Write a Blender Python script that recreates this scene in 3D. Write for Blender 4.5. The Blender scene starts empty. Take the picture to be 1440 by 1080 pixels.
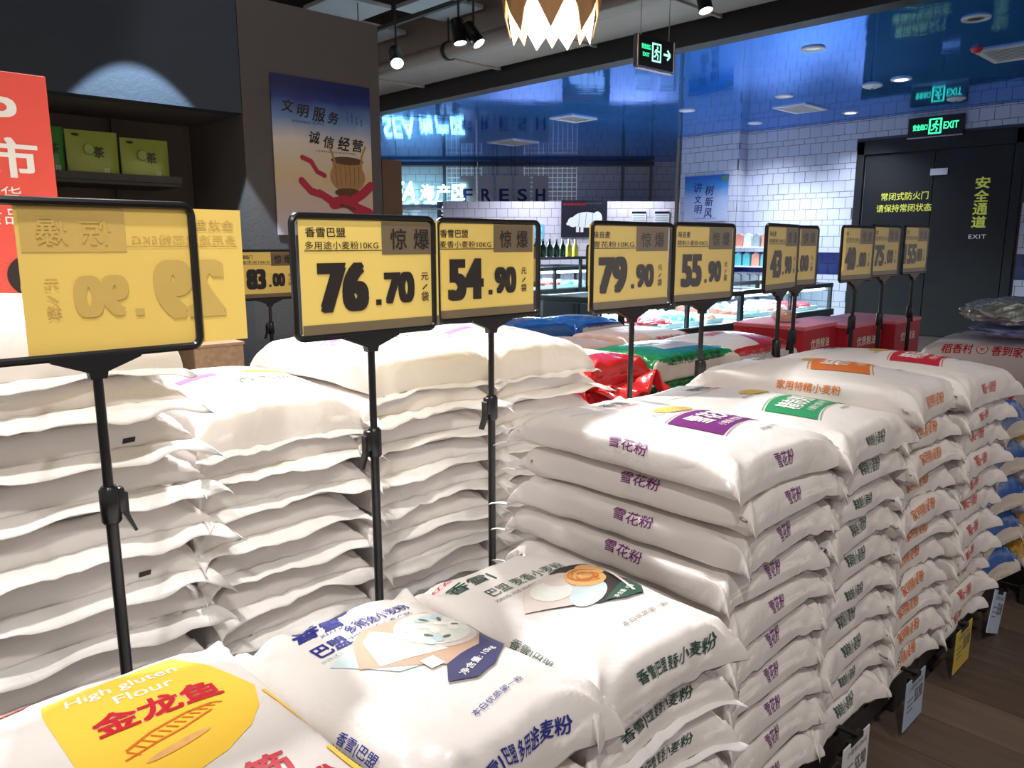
import bpy, bmesh, math, random
import numpy as np
from mathutils import Vector, Matrix, Euler
R = math.radians
SC = bpy.context.scene
COL = SC.collection
EYE = 1.18                                   # camera height above the floor

# ------------------------------------------------------------------ camera
cam_d = bpy.data.cameras.new('camera'); cam = bpy.data.objects.new('camera', cam_d); COL.objects.link(cam)
cam_d.sensor_fit = 'HORIZONTAL'; cam_d.sensor_width = 36.0; cam_d.lens = 36.0*1080/1440
cam_d.clip_start = .02; cam_d.clip_end = 100
pitch = math.atan((540-342)/1080.0)
cam.location = (0, 0, EYE)
cam.rotation_euler = (math.pi/2-pitch, 0, R(46.325-90))
SC.camera = cam
# ------------------------------------------------------------------ world and exposure
w = bpy.data.worlds.new('world'); SC.world = w; w.use_nodes = True
w.node_tree.nodes['Background'].inputs[0].default_value = (1.0, .91, .86, 1)
w.node_tree.nodes['Background'].inputs[1].default_value = .44
SC.view_settings.view_transform = 'Standard'; SC.view_settings.look = 'None'
SC.view_settings.exposure = 0.0; SC.view_settings.gamma = 1.0; SC.view_settings.use_curve_mapping = False

def light(name, kind, loc, target=None, power=50, color=(1, .97, .93), size=.1, angle=60, blend=.4):
    d = bpy.data.lights.new(name, kind); d.energy = power; d.color = color
    if kind == 'SPOT': d.spot_size = R(angle); d.spot_blend = blend; d.shadow_soft_size = size
    elif kind == 'AREA': d.shape = 'DISK'; d.size = size
    else: d.shadow_soft_size = size
    o = bpy.data.objects.new(name, d); COL.objects.link(o); o.location = loc
    if target is not None:
        o.rotation_euler = (Vector(target)-Vector(loc)).to_track_quat('-Z', 'Y').to_euler()
    return o
# the shop's own spots (those in view get a fixture further down) and two added front fills
LIGHTS = [
 ('spot_light', (0.9, 2.9, 3.1), (0.95, 1.75, .85), 420, 46, (1, .97, .95)),
 ('spot_light', (1.9, 3.0, 3.1), (1.45, 1.8, .8), 380, 42, (1, .97, .95)),
 ('spot_light', (0.1, 0.6, 3.3), (0.30, 1.55, .75), 210, 40, (1, .96, .91)),
 ('spot_light', (1.3, 1.4, 3.3), (0.95, .75, .7), 40, 62, (1, .96, .94)),
 ('spot_light', (2.6, 1.5, 3.3), (2.0, .95, .8), 42, 55, (1, .95, .90)),
 ('spot_light', (3.5, 3.4, 3.1), (2.7, 2.3, .8), 150, 56, (1, .97, .95)),
 ('spot_light', (-.7, -.6, 3.0), (0.9, 1.25, 1.0), 118, 60, (1, .95, .90)),  # added front fill from the camera side, brightens the signs
 ('spot_light', (0.6, -1.2, 3.2), (1.6, 1.1, .8), 55, 56, (1, .93, .87)),  # second added fill, unseen over the aisle behind the camera
 ('spot_light', (1.6, 2.6, 3.3), (2.6, 5.0, 1.6), 22, 50, (.95, .93, 1)),
]
for n, a, b, p, ang, c in LIGHTS: light(n, 'SPOT', a, b, p, c, .06, ang, .5)
light('spot_light', 'SPOT', (1.50, 4.0, 2.93), (1.50, 4.0, 0), 420, (.62, .80, 1), .015, 57.2, .06)
DOWN = [(6.6, 2.0), (6.6, 3.23), (8.43, 3.18), (8.44, 4.43), (10.07, 4.38), (8.45, 5.71), (10.0, 5.65)]
for i, (x, y) in enumerate(DOWN):
    if i: light('downlight_beam', 'SPOT', (x, y, 2.77), (x, y, 0), 130, (.80, .88, 1), .07, 130, .8)
for x, y in ((8.2, 8.2), (9.6, 9.6), (11.2, 8.6), (7.2, 10.2), (9.0, 11.8)):
    light('downlight_beam', 'SPOT', (x, y, 2.77), (x, y, 0), 220, (.75, .86, 1), .1, 140, .8)
light('downlight_beam', 'SPOT', (9.3, 5.4, 2.5), (10.75, 5.2, 1.0), 130, (.72, .92, 1), .1, 60, .8)

# ------------------------------------------------------------------ helpers
def mat(name, col, rough=.5, metal=0, var=.05, scale=25, bump=0, bscale=40, emit=None, es=0, coat=0, alpha=1, trans=0, spec=.5):
    m = bpy.data.materials.new(name); m.use_nodes = True; nt = m.node_tree; N = nt.nodes; L = nt.links
    b = N['Principled BSDF']
    tc = N.new('ShaderNodeTexCoord'); nz = N.new('ShaderNodeTexNoise'); nz.inputs['Scale'].default_value = scale; nz.inputs['Detail'].default_value = 3
    L.new(tc.outputs['Object'], nz.inputs['Vector'])
    mx = N.new('ShaderNodeMix'); mx.data_type = 'RGBA'
    c = np.array(col[:3]); lo = c*(1-var); hi = np.minimum(c*(1+var), 1)
    mx.inputs[6].default_value = (*lo, 1); mx.inputs[7].default_value = (*hi, 1)
    L.new(nz.outputs['Fac'], mx.inputs[0]); L.new(mx.outputs[2], b.inputs['Base Color'])
    b.inputs['Roughness'].default_value = rough; b.inputs['Metallic'].default_value = metal
    b.inputs['Coat Weight'].default_value = coat; b.inputs['Coat Roughness'].default_value = .12
    b.inputs['Specular IOR Level'].default_value = spec
    b.inputs['Alpha'].default_value = alpha; b.inputs['Transmission Weight'].default_value = trans
    if emit: b.inputs['Emission Color'].default_value = (*emit, 1); b.inputs['Emission Strength'].default_value = es
    if bump:
        n2 = N.new('ShaderNodeTexNoise'); n2.inputs['Scale'].default_value = bscale; n2.inputs['Detail'].default_value = 4
        n2.inputs['Distortion'].default_value = .6
        L.new(tc.outputs['Object'], n2.inputs['Vector'])
        bp = N.new('ShaderNodeBump'); bp.inputs['Strength'].default_value = 1; bp.inputs['Distance'].default_value = bump
        L.new(n2.outputs['Fac'], bp.inputs['Height']); L.new(bp.outputs['Normal'], b.inputs['Normal'])
    return m
def srgb(r, g, b):
    f = lambda v: ((v/255+.055)/1.055)**2.4 if v/255 > .04045 else v/255/12.92
    return (f(r), f(g), f(b))
M = {}
def mk(key, rgb, **k): M[key] = mat(key, srgb(*rgb), **k); return M[key]
mk('bag_white', (231, 225, 221), rough=.42, var=.025, scale=6, bump=.0055, bscale=11)
mk('bag_cream', (238, 230, 218), rough=.45, var=.03, scale=6, bump=.004, bscale=8)
mk('flap_white', (242, 240, 238), rough=.35, var=.02, scale=20, bump=.002, bscale=40, trans=.0)
mk('black_plastic', (22, 22, 24), rough=.28, var=.1)
mk('ink_black', (38, 30, 28), rough=.5, var=.05)
mk('ink_purple', (112, 24, 112), rough=.45); mk('ink_violet', (196, 110, 214), rough=.45)
mk('ink_green', (44, 118, 78), rough=.45); mk('ink_orange', (222, 118, 34), rough=.45)
mk('ink_red', (204, 20, 44), rough=.45); mk('ink_blue', (34, 44, 136), rough=.45)
mk('ink_darkgreen', (34, 78, 62), rough=.45); mk('ink_yellow', (255, 208, 72), rough=.4)
mk('ink_gold', (232, 202, 88), rough=.45); mk('ink_white', (250, 248, 240), rough=.45); mk('ink_grey', (120, 118, 112), rough=.5)
mk('ink_jade', (40, 146, 92), rough=.45); mk('ink_navy', (62, 62, 108), rough=.4); mk('ink_sky', (206, 226, 230), rough=.4)
mk('ink_board', (206, 172, 148), rough=.45); mk('ink_flour', (232, 234, 226), rough=.5, var=.1, scale=60); mk('ink_noodle', (242, 182, 108), rough=.45, var=.25, scale=120)
mk('ink_plate', (222, 208, 200), rough=.45); mk('ink_pink', (246, 150, 150), rough=.45); mk('ink_skin', (246, 200, 178), rough=.45)
mk('paper_yellow', (252, 222, 120), rough=.5, var=.03, scale=8); mk('paper_back', (246, 212, 110), rough=.55, var=.05, scale=6)
mk('ink_faint', (214, 182, 98), rough=.55); mk('paper_grey', (124, 108, 82), rough=.5, var=.05)

def mesh_obj(name, V, F, m, parent=None, smooth=False, mi=None):
    me = bpy.data.meshes.new(name); me.from_pydata([tuple(v) for v in V], [], [tuple(f) for f in F])
    for x in (m if isinstance(m, (list, tuple)) else [m]): me.materials.append(x)
    if mi is not None: me.polygons.foreach_set('material_index', mi)
    if smooth: me.polygons.foreach_set('use_smooth', [True]*len(me.polygons))
    me.update()
    o = bpy.data.objects.new(name, me); COL.objects.link(o)
    if parent: o.parent = parent
    return o
class MB:
    """collects solids, builds them as one mesh"""
    def __init__(s): s.V = []; s.F = []; s.mi = []
    def add(s, V, F, k=0):
        n = len(s.V); s.V += [tuple(v) for v in V]; s.F += [tuple(i+n for i in f) for f in F]; s.mi += [k]*len(F); return s
    def box(s, c, d, rz=0, k=0, bev=0, rot=None):
        bm = bmesh.new(); bmesh.ops.create_cube(bm, size=1)
        bmesh.ops.scale(bm, vec=d, verts=bm.verts)
        if bev: bmesh.ops.bevel(bm, geom=list(bm.edges), offset=bev, segments=2, affect='EDGES', profile=.5)
        mt = Matrix.Translation(c) @ (rot.to_matrix().to_4x4() if rot else Matrix.Rotation(rz, 4, 'Z'))
        bm.transform(mt); bm.verts.index_update()
        s.add([v.co[:] for v in bm.verts], [[v.index for v in f.verts] for f in bm.faces], k); bm.free(); return s
    def tube(s, pts, r, seg=10, k=0, closed=False, cap=True):
        P = [Vector(p) for p in pts]; n = len(P); rr = r if isinstance(r, (list, tuple)) else [r]*n
        V = []; F = []; prev = None
        for i, p in enumerate(P):
            if closed: t = (P[(i+1) % n]-P[i-1])
            else: t = (P[min(i+1, n-1)]-P[max(i-1, 0)])
            t.normalize()
            if prev is None: a = t.orthogonal().normalized()
            else: a = (prev-t*prev.dot(t)).normalized()
            prev = a; b = t.cross(a)
            for j in range(seg):
                q = 2*math.pi*j/seg; V.append(p+(a*math.cos(q)+b*math.sin(q))*rr[i])
        m = n if closed else n-1
        for i in range(m):
            for j in range(seg):
                i2 = (i+1) % n; F.append((i*seg+j, i*seg+(j+1) % seg, i2*seg+(j+1) % seg, i2*seg+j))
        if cap and not closed: F.append(tuple(range(seg-1, -1, -1))); F.append(tuple((n-1)*seg+j for j in range(seg)))
        return s.add(V, F, k)
    def lathe(s, prof, c=(0, 0, 0), seg=24, k=0):
        V = []; F = []
        for r, z in prof:
            for j in range(seg):
                q = 2*math.pi*j/seg; V.append((c[0]+r*math.cos(q), c[1]+r*math.sin(q), c[2]+z))
        for i in range(len(prof)-1):
            for j in range(seg): F.append((i*seg+j, i*seg+(j+1) % seg, (i+1)*seg+(j+1) % seg, (i+1)*seg+j))
        return s.add(V, F, k)
    def prism(s, pts, a, b, ax='y', k=0):
        """polygon pts (2d) extruded from a to b along an axis"""
        f = {'y': lambda p, t: (p[0], t, p[1]), 'x': lambda p, t: (t, p[0], p[1]), 'z': lambda p, t: (p[0], p[1], t)}[ax]
        n = len(pts); V = [f(p, a) for p in pts]+[f(p, b) for p in pts]
        F = [tuple(range(n)), tuple(range(2*n-1, n-1, -1))]+[(i, i+n, (i+1) % n+n, (i+1) % n) for i in range(n)]
        return s.add(V, F, k)
    def build(s, name, m, parent=None, smooth=False):
        o = mesh_obj(name, s.V, s.F, m, parent, False, s.mi)
        bm = bmesh.new(); bm.from_mesh(o.data); bmesh.ops.recalc_face_normals(bm, faces=bm.faces); bm.to_mesh(o.data); bm.free()
        if smooth:
            o.data.polygons.foreach_set('use_smooth', [True]*len(o.data.polygons))
            try: o.data.set_sharp_from_angle(angle=R(38))
            except Exception: pass
        return o
def tag(o, label=None, cat=None, group=None, kind=None):
    if label: o['label'] = label
    if cat: o['category'] = cat
    if group: o['group'] = group
    if kind: o['kind'] = kind
    return o
def empty(name, loc=(0, 0, 0), rz=0):
    o = bpy.data.objects.new(name, None); COL.objects.link(o); o.location = loc; o.rotation_euler = (0, 0, rz); o.empty_display_size = .05
    return o
def copy_tree(o, parent=None):
    c = o.copy(); COL.objects.link(c)
    if parent: c.parent = parent
    for ch in o.children: copy_tree(ch, c)
    return c
def structure(o): o['kind'] = 'structure'; return o

# ------------------------------------------------------------------ printing: lettering and flat art as thin geometry
_tc = {}
def glyphs(s, bold=0., sp=1.):
    key = (s, bold, sp)
    if key not in _tc:
        cu = bpy.data.curves.new('t', 'FONT'); cu.body = s; cu.size = 1; cu.offset = bold; cu.space_character = sp; cu.resolution_u = 4
        ob = bpy.data.objects.new('t', cu); COL.objects.link(ob)
        dg = bpy.context.evaluated_depsgraph_get(); me = bpy.data.meshes.new_from_object(ob.evaluated_get(dg))
        V = np.array([v.co[:2] for v in me.vertices]).reshape(-1, 2); F = [tuple(p.vertices) for p in me.polygons]
        bpy.data.objects.remove(ob); bpy.data.curves.remove(cu); bpy.data.meshes.remove(me)
        lo, hi = V.min(0), V.max(0); V = (V-(lo+hi)/2)/np.maximum(hi-lo, 1e-6)
        _tc[key] = (V, F, (hi-lo))
    return _tc[key]
def turned(a, n0, cx, cy, rot, sc=1.):
    c, n = math.cos(rot)*sc, math.sin(rot)*sc
    for k in range(n0, len(a.items)):
        P, F, mi, ly = a.items[k]; x = P[:, 0]-cx; y = P[:, 1]-cy
        a.items[k] = (np.stack([cx+x*c-y*n, cy+x*n+y*c], 1), F, mi, ly)
class Art:
    def __init__(s): s.items = []; s.mats = []
    def _m(s, key):
        if key not in s.mats: s.mats.append(key)
        return s.mats.index(key)
    def text(s, t, cx, cy, w, h, m, bold=0., rot=0, layer=1, sp=1., shear=0):
        V, F, _ = glyphs(t, 0, sp); d = bold*abs(h)*.75; w_ = (abs(w)-2*d)*(1 if w > 0 else -1); h_ = h-2*d
        sh = [(0, 0)] if bold < .006 else ([(-d, -d), (d, -d), (-d, d), (d, d)] if bold < .04 else [(dx*d, dy*d) for dx in (-1, -.5, 0, .5, 1) for dy in (-.55, .55)])
        c, n = math.cos(rot), math.sin(rot)
        for dx, dy in sh:
            P = V*np.array([w_, h_])+np.array([dx, dy]); P[:, 0] += P[:, 1]*shear
            P = np.stack([P[:, 0]*c-P[:, 1]*n+cx, P[:, 0]*n+P[:, 1]*c+cy], 1)
            s.items.append((P, F, s._m(m), layer))
        return s
    def poly(s, pts, m, layer=0):
        s.items.append((np.array(pts, float), [tuple(range(len(pts)))], s._m(m), layer)); return s
    def rect(s, x0, y0, x1, y1, m, layer=0): return s.poly([(x0, y0), (x1, y0), (x1, y1), (x0, y1)], m, layer)
    def ell(s, cx, cy, rx, ry, m, layer=0, rot=0, n=28, a0=0, a1=2*math.pi):
        q = [a0+(a1-a0)*i/n for i in range(n if a1-a0 > 6.2 else n+1)]
        c, d = math.cos(rot), math.sin(rot)
        return s.poly([(cx+rx*math.cos(a)*c-ry*math.sin(a)*d, cy+rx*math.cos(a)*d+ry*math.sin(a)*c) for a in q], m, layer)
    def line(s, pts, wd, m, layer=0):
        P = [np.array(p, float) for p in pts]
        for a, b in zip(P[:-1], P[1:]):
            t = (b-a)/max(np.linalg.norm(b-a), 1e-6); n = np.array([-t[1], t[0]])*wd/2
            s.poly([a-n, b-n, b+n, a+n], m, layer)
        return s
    def build(s, name, mapper, parent=None, cell=None, step=.0004, base=.0006):
        bm = bmesh.new()
        for q_, (P, F, mi, ly) in enumerate(s.items):
            vs = [bm.verts.new((p[0], p[1], base+ly*step+q_*1.2e-5)) for p in P]
            for f in F:
                try: fc = bm.faces.new([vs[i] for i in f]); fc.material_index = mi
                except Exception: pass
        if cell:
            X = [v.co.x for v in bm.verts]; Y = [v.co.y for v in bm.verts]
            for ax, lo, hi in ((0, min(X), max(X)), (1, min(Y), max(Y))):
                k = math.floor(lo/cell)+1
                while k*cell < hi:
                    co = [0, 0, 0]; co[ax] = k*cell; no = [0, 0, 0]; no[ax] = 1
                    bmesh.ops.bisect_plane(bm, geom=bm.verts[:]+bm.edges[:]+bm.faces[:], plane_co=co, plane_no=no, dist=1e-6); k += 1
            bmesh.ops.triangulate(bm, faces=[f for f in bm.faces if len(f.verts) > 4])
        A = np.array([v.co[:] for v in bm.verts])
        Q = mapper(A[:, 0], A[:, 1], A[:, 2])
        for v, q in zip(bm.verts, Q): v.co = q
        me = bpy.data.meshes.new(name); bm.to_mesh(me); bm.free()
        for k in s.mats: me.materials.append(M[k])
        o = bpy.data.objects.new(name, me); COL.objects.link(o)
        if parent: o.parent = parent
        return o
def flat_map(o, ux, uy, n):
    o, ux, uy, n = [np.array(a, float) for a in (o, ux, uy, n)]
    return lambda x, y, d: o+np.outer(x, ux)+np.outer(y, uy)+np.outer(d, n)
FRONT = lambda o: flat_map(o, (1, 0, 0), (0, 0, 1), (0, -1, 0))       # art on a face that looks to -Y

# ------------------------------------------------------------------ sacks
def hnoise(rng, x, y, fx, fy, n=5):
    r = 0
    for _ in range(n):
        a, b = rng.uniform(.5, 1.3)*fx*rng.choice([-1, 1]), rng.uniform(.5, 1.3)*fy
        r = r+np.sin(a*x+b*y+rng.uniform(0, 6.28))
    return r/n
class Sack:
    """a filled woven sack lying flat: origin under its middle, long axis Y, sewn ends at -Y and +Y"""
    def __init__(s, W, L, T, seed, bulge=.0, flap=(.012, .03), wr=1., nu=72, nv=72, ear=1., sag=0., wave=.5, endr=.5, drop=.36, corner=.45):
        rng = np.random.RandomState(seed); s.W, s.L, s.T = W, L, T
        q = np.linspace(-1, 1, nv+1); yy = np.sign(q)*(1-(1-np.abs(q))**1.7)*L/2
        th = -math.pi/2-2*math.pi*np.arange(nu)/nu                  # from the underside, up the -X side, over the top
        c, n = np.cos(th), np.sin(th)
        P = np.zeros((nv+1, nu, 3)); d = T*endr
        for j, y in enumerate(yy):
            e = min(1, (L/2-abs(y))/d); pr = max(0, 1-(1-e)**2.6)**.45
            e2 = min(1, (L/2-abs(y))/(d*2.4)); p2 = 1-(1-e2)**2
            b = max(.0022, T/2*pr); a = W/2+T*.20*ear*(1-p2)**1.5-.004*p2
            ex = 2/(2.3+2.6*p2)
            X = a*np.sign(c)*np.abs(c)**ex; Z = b*np.sign(n)*np.abs(n)**ex
            u = np.clip(X/a, -1, 1); up = (Z > 0)
            Z = Z+up*bulge*(1-u**2)*p2*(1-(y/(L/2))**2)
            Z = Z-T*drop*(1-pr)
            Y = y-np.sign(y)*(.016*(1-abs(u)**3)*(1-p2)*1.0-.010*np.abs(u)**6*(1-p2))*ear
            P[j, :, 0] = X; P[j, :, 1] = Y; P[j, :, 2] = Z
        x, y, z = P[..., 0].copy(), P[..., 1].copy(), P[..., 2].copy()
        en = np.clip(1-(L/2-np.abs(y))/(d*2.2), 0, 1)
        seam = np.clip((L/2-np.abs(y))/(d*.25), 0, 1)
        # broad unevenness of the filling
        P[..., 2] += (.0022*hnoise(rng, x, y, 18, 12)*np.sign(z)+.0012*hnoise(rng, x, y, 9, 7))*seam
        P[..., 0] += .004*hnoise(rng, y, z, 14, 20)
        # creases running in from the sewn ends, and pulled ones out of the corners
        cr = np.abs(hnoise(rng, x, y*0, 62, 1, 4))**1.5*1.6-.5
        P[..., 2] += np.sign(z)*cr*.0075*wr*en*seam
        P[..., 1] += hnoise(rng, x, z, 30, 10)*.006*wr*en
        for sx in (-1, 1):
            for sy in (-1, 1):
                dx, dy = np.abs(x-sx*W/2), np.abs(y-sy*L/2); r = np.hypot(dx, dy); ang = np.arctan2(dy, dx)
                wv = np.sin(ang*rng.uniform(7, 10)+rng.uniform(0, 6))*np.exp(-(r/.075)**2)*np.clip((L/2-np.abs(y))/(T*.4), .15, 1)
                P[..., 2] += np.sign(z)*wv*.006*wr*seam; P[..., 0] += wv*.003*wr
        lx = np.clip((np.abs(x)-W/2+.03)/.03, 0, 1)
        P[..., 2] += lx*hnoise(rng, y, z, 55, 5, 4)*.003*wr
        P[..., 2] -= sag*(y/(L/2))**2
        P[..., 2] += T/2
        lowest = P[..., 2].min(); P[..., 2] = np.where(P[..., 2] < 0, P[..., 2]*.15, P[..., 2])
        s.P = P; s.nu = nu; s.nv = nv; s.flap = flap; s.wave = wave; s.corner = corner; s.rng = rng
        mid = P[nv//2]; seg = np.linalg.norm(np.roll(mid, -1, 0)-mid, axis=1); cum = np.concatenate([[0], np.cumsum(seg)])
        s.tu = nu//2; s.cs = cum-cum[s.tu]
        top = P[:, s.tu]; sv = np.linalg.norm(np.diff(top, axis=0), axis=1); cv = np.concatenate([[0], np.cumsum(sv)]); s.cv = cv-cv[nv//2]
        Pu = np.roll(P, -1, 1)-np.roll(P, 1, 1); Pv = np.gradient(P, axis=0); Nn = np.cross(Pu, Pv); Nn /= np.maximum(np.linalg.norm(Nn, axis=2, keepdims=True), 1e-9)
        if Nn[nv//2, s.tu, 2] < 0: Nn = -Nn
        s.N = Nn
        s.front = s.cv[0]                                            # arc position of the -Y seam
        s.side = -s.cs[0]/2
    def map(s, X, Y, D):
        iu = np.interp(X, s.cs, np.arange(len(s.cs))); iv = np.interp(Y, s.cv, np.arange(len(s.cv)))
        a = np.floor(iu).astype(int); b = np.minimum(np.floor(iv).astype(int), s.nv-1); fu = (iu-a)[:, None]; fv = (iv-b)[:, None]
        a0 = a % s.nu; a1 = (a+1) % s.nu
        def bl(G): return (G[b, a0]*(1-fu)+G[b, a1]*fu)*(1-fv)+(G[b+1, a0]*(1-fu)+G[b+1, a1]*fu)*fv
        Nn = bl(s.N); Nn /= np.maximum(np.linalg.norm(Nn, axis=1, keepdims=True), 1e-9)
        return bl(s.P)+Nn*(D+.0005)[:, None]
    def build(s, name, m, region=None, flap_m=None, art=None, print_name='lettering'):
        nu, nv = s.nu, s.nv; V = s.P.reshape(-1, 3); F = []; mi = []
        for j in range(nv):
            for i in range(nu):
                F.append((j*nu+i, (j+1)*nu+i, (j+1)*nu+(i+1) % nu, j*nu+(i+1) % nu))
                c = (s.P[j, i]+s.P[j+1, i])/2
                mi.append(region(c[0]/s.W*2, c[1]/s.L*2, c[2]/s.T) if region else 0)
        F.append(tuple(range(nu))); F.append(tuple(nv*nu+i for i in range(nu-1, -1, -1))); mi += [mi[0], mi[nv*nu-1]]
        o = mesh_obj(name, V, F, m, None, True, mi)
        for k, sg in ((0, -1), (1, 1)):
            fl = s.flap[k]
            if fl <= 0: continue
            row = s.P[0 if k == 0 else nv]; i0 = nu//4; ids = list(range(i0, i0+nu//2+1))
            pts = [(row[i % nu]+row[(nu//2-i+nu) % nu if True else 0])/2 for i in ids]
            n = len(pts); rows = 6; FV = []; FF = []; rng = s.rng; ph = rng.uniform(0, 6.28, 4)
            for r in range(rows+1):
                t = r/rows
                for q_, p in enumerate(pts):
                    u = (q_/(n-1))*2-1
                    ln = fl*(1+.22*math.sin(u*5+ph[0])+.12*math.sin(u*11+ph[1])+s.corner*abs(u)**4)
                    zz = t*fl*(.42*s.wave*math.sin(u*6.5+ph[2])+.28*s.wave*math.sin(u*14+ph[3])-.38*t)
                    FV.append((p[0]*(1+.05*t), p[1]+sg*ln*t, p[2]+zz))
            for r in range(rows):
                for q_ in range(n-1): FF.append((r*n+q_, r*n+q_+1, (r+1)*n+q_+1, (r+1)*n+q_))
            f = mesh_obj('sewn_flap', FV, FF, flap_m or M['flap_white'], o, True)
            md = f.modifiers.new('thick', 'SOLIDIFY'); md.thickness = .0012
        if art:
            a = art(s); 
            if a: a.build(print_name, s.map, o, cell=.011)
        return o
ORD = ['topmost', 'second from the top', 'third from the top', 'fourth from the top', 'fifth from the top', 'sixth from the top', 'seventh from the top', 'eighth from the top', 'ninth from the top', 'tenth from the top', 'eleventh from the top', 'twelfth from the top', 'thirteenth from the top', 'fourteenth from the top']

# art for the sacks; s.front is the arc position of the near seam, s.side that of the long sides
def end_text(a, s, t, w, h, m, dx=0, up=.036, bold=.012, rot=0): a.text(t, dx, s.front+up, w, h, m, bold, rot)
def left_text(a, s, t, w, h, m, y=-.05, bold=.012, inn=.020): a.text(t, -s.side+inn, y, w, h, m, bold, rot=-math.pi/2)
def ribbon(a, cx, cy, w, h, m, txt, bend=.012):
    n = 10; up = [(cx-w/2+w*i/n, cy+h/2+bend*math.sin(math.pi*i/n)) for i in range(n+1)]
    lo = [(x, y-h) for x, y in up]
    for i in range(n): a.poly([lo[i], lo[i+1], up[i+1], up[i]], m, 0)
    for dy in (.004, ): 
        a.line([(x, y+dy) for x, y in up], .0012, m); a.line([(x, y-dy) for x, y in lo], .0012, m)
    a.text(txt, cx, cy+bend*.6+h*.12, w*.62, h*.5, 'ink_white', .02, layer=2); a.text('小麦粉 优质小麦', cx, cy+bend*.6-h*.30, w*.5, h*.16, 'ink_white', .0, layer=2)
def wheat(a, cx, cy, w, h):
    a.ell(cx, cy, w/2, h/2, 'ink_gold', 0)
    for k in range(9):
        t = k/8-.5
        a.line([(cx+t*w*.8-.004, cy-h*.25), (cx+t*w*.8+.004, cy+h*.25)], .0016, 'ink_orange', 1)
def flour_art(word, ink, side=True, kind='雪花粉', endw=.085, endh=.027, rib='ink_purple', top=False, dx=-.0, big=1., rc=(.075, -.07)):
    def f(s):
        a = Art(); end_text(a, s, word, endw, endh, ink, dx, up=.031 if not top else .036)
        if side: left_text(a, s, word, endw*.85, endh*.85, ink, y=-.03)
        if top:
            a.text('香雪', .02, .165, .075, .036, 'ink_black', .01); a.text('优质面粉', .03, .135, .08, .014, 'ink_red', .0)
            a.line([(-.12, .16), (-.07, .135), (-.0, .12)], .0014, ink)
            wheat(a, .07, .045, .12, .050); a.text('雪花纷飞 麦香四溢', .03, .02, .12, .012, ink, 0)
            n0 = len(a.items); ribbon(a, rc[0], rc[1], .175, .080, rib, kind); turned(a, n0, rc[0], rc[1], .16, big)
            a.text('净含量', .075, -.165, .034, .011, 'ink_black', .0); a.text('10kg', .112, -.160, .022, .010, 'ink_black', .0)
        return a
    return f
def back_art(s):
    a = Art(); a.text('雪花粉', -s.side+.07, -.02, .07, .024, 'ink_violet', .01, rot=-math.pi/2); y = -s.L*.22
    a.rect(-.13, y+.10, -.04, y+.135, 'ink_violet'); wheat(a, .08, y+.10, .12, .035); a.text('香雪牌', .04, y+.02, .15, .040, 'ink_grey', .0)
    a.line([(-.14, y-.02), (-.02, y-.015), (.05, y-.025), (.13, y-.02)], .003, 'ink_violet'); a.text('优质小麦', .06, y+.16, .10, .018, 'ink_pink', .0)
    return a
def code_mark(s):
    a = Art(); a.rect(s.W/2-.070, s.front+.010, s.W/2-.056, s.front+.020, 'ink_black'); return a

def stack(name, protos, top, cx, y0, z0, n, pitch, label, group, seed, jx=.008, jy=.012, rz=0, tilt=1.2, toprot=0, top_label=None, dxs=None):
    """sacks lying on each other; y0 is the near end; the first use of a proto is the proto itself"""
    rng = random.Random(seed)
    for k in range(n):
        istop = (k == n-1); src = top if istop else protos[k % len(protos)]
        if src.name in USED: o = copy_tree(src)
        else: o = src; USED.add(src.name)
        W_, L_ = LEN[src.name]; L = W_ if abs(math.sin(rz)) > .7 else L_; LEN[o.name] = (W_, L_); i = n-1-k
        dx = dxs[i] if dxs and i < len(dxs) else rng.uniform(-jx, jx)
        o.location = (cx+dx, y0+L/2+rng.uniform(-jy, jy), z0+pitch*k)
        o.rotation_euler = (R(rng.uniform(-.3, .3)), R(rng.uniform(-.25, .25)), rz+R(rng.uniform(-tilt, tilt))+(toprot if istop else 0))
        lb = (top_label if (istop and top_label) else '%s, %s of %s' % (label[0], ORD[i], label[1]))
        if len(lb.split()) > 16: print('LONG', lb)
        tag(o, lb, 'flour bag', group)
def proto(name, W, L, T, seed, m, art=None, region=None, flap_m=None, **k):
    s = Sack(W, L, T, seed, **k); o = s.build(name, m, region, flap_m, art); LEN[o.name] = (W, L); return o
USED = set(); LEN = {}
# ================================================================== THE SETTING
mk('tile_white', (206, 210, 226), rough=.16, var=.04, scale=1.3); mk('grout', (92, 92, 108), rough=.8)
mk('tile_navy', (22, 30, 96), rough=.14); mk('tile_pink', (226, 214, 224), rough=.2, var=.04, scale=1.3)
mk('grey_plaster', (98, 93, 90), rough=.75, bump=.002, bscale=60); mk('bulkhead_paint', (62, 72, 84), rough=.7, var=.14, scale=3, bump=.002, bscale=50)
mk('alcove_paint', (104, 94, 88), rough=.7); mk('dark_ceiling', (58, 54, 54), rough=.8); mk('light_panel', (176, 175, 180), rough=.6)
mk('duct_metal', (150, 134, 126), rough=.42, metal=.2, var=.1, scale=4); mk('black_paint', (26, 24, 24), rough=.5)
mk('door_black', (9, 10, 15), rough=.62, var=.12, scale=3); mk('steel', (190, 190, 196), rough=.25, metal=.9); mk('white_enamel', (232, 232, 236), rough=.4)
mk('wood_dark', (108, 92, 80), rough=.5, var=.35, scale=5); mk('wood_panel', (110, 84, 62), rough=.5, var=.2, scale=4)
# blue mirror-gloss ceiling
cm = mk('ceiling_blue', (66, 150, 246), rough=.06, metal=.58, var=.12, scale=.5, bump=.0022, bscale=2.2, spec=.5)
cm.node_tree.nodes['Principled BSDF'].inputs['Specular Tint'].default_value = (.30, .55, 1, 1)
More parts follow.
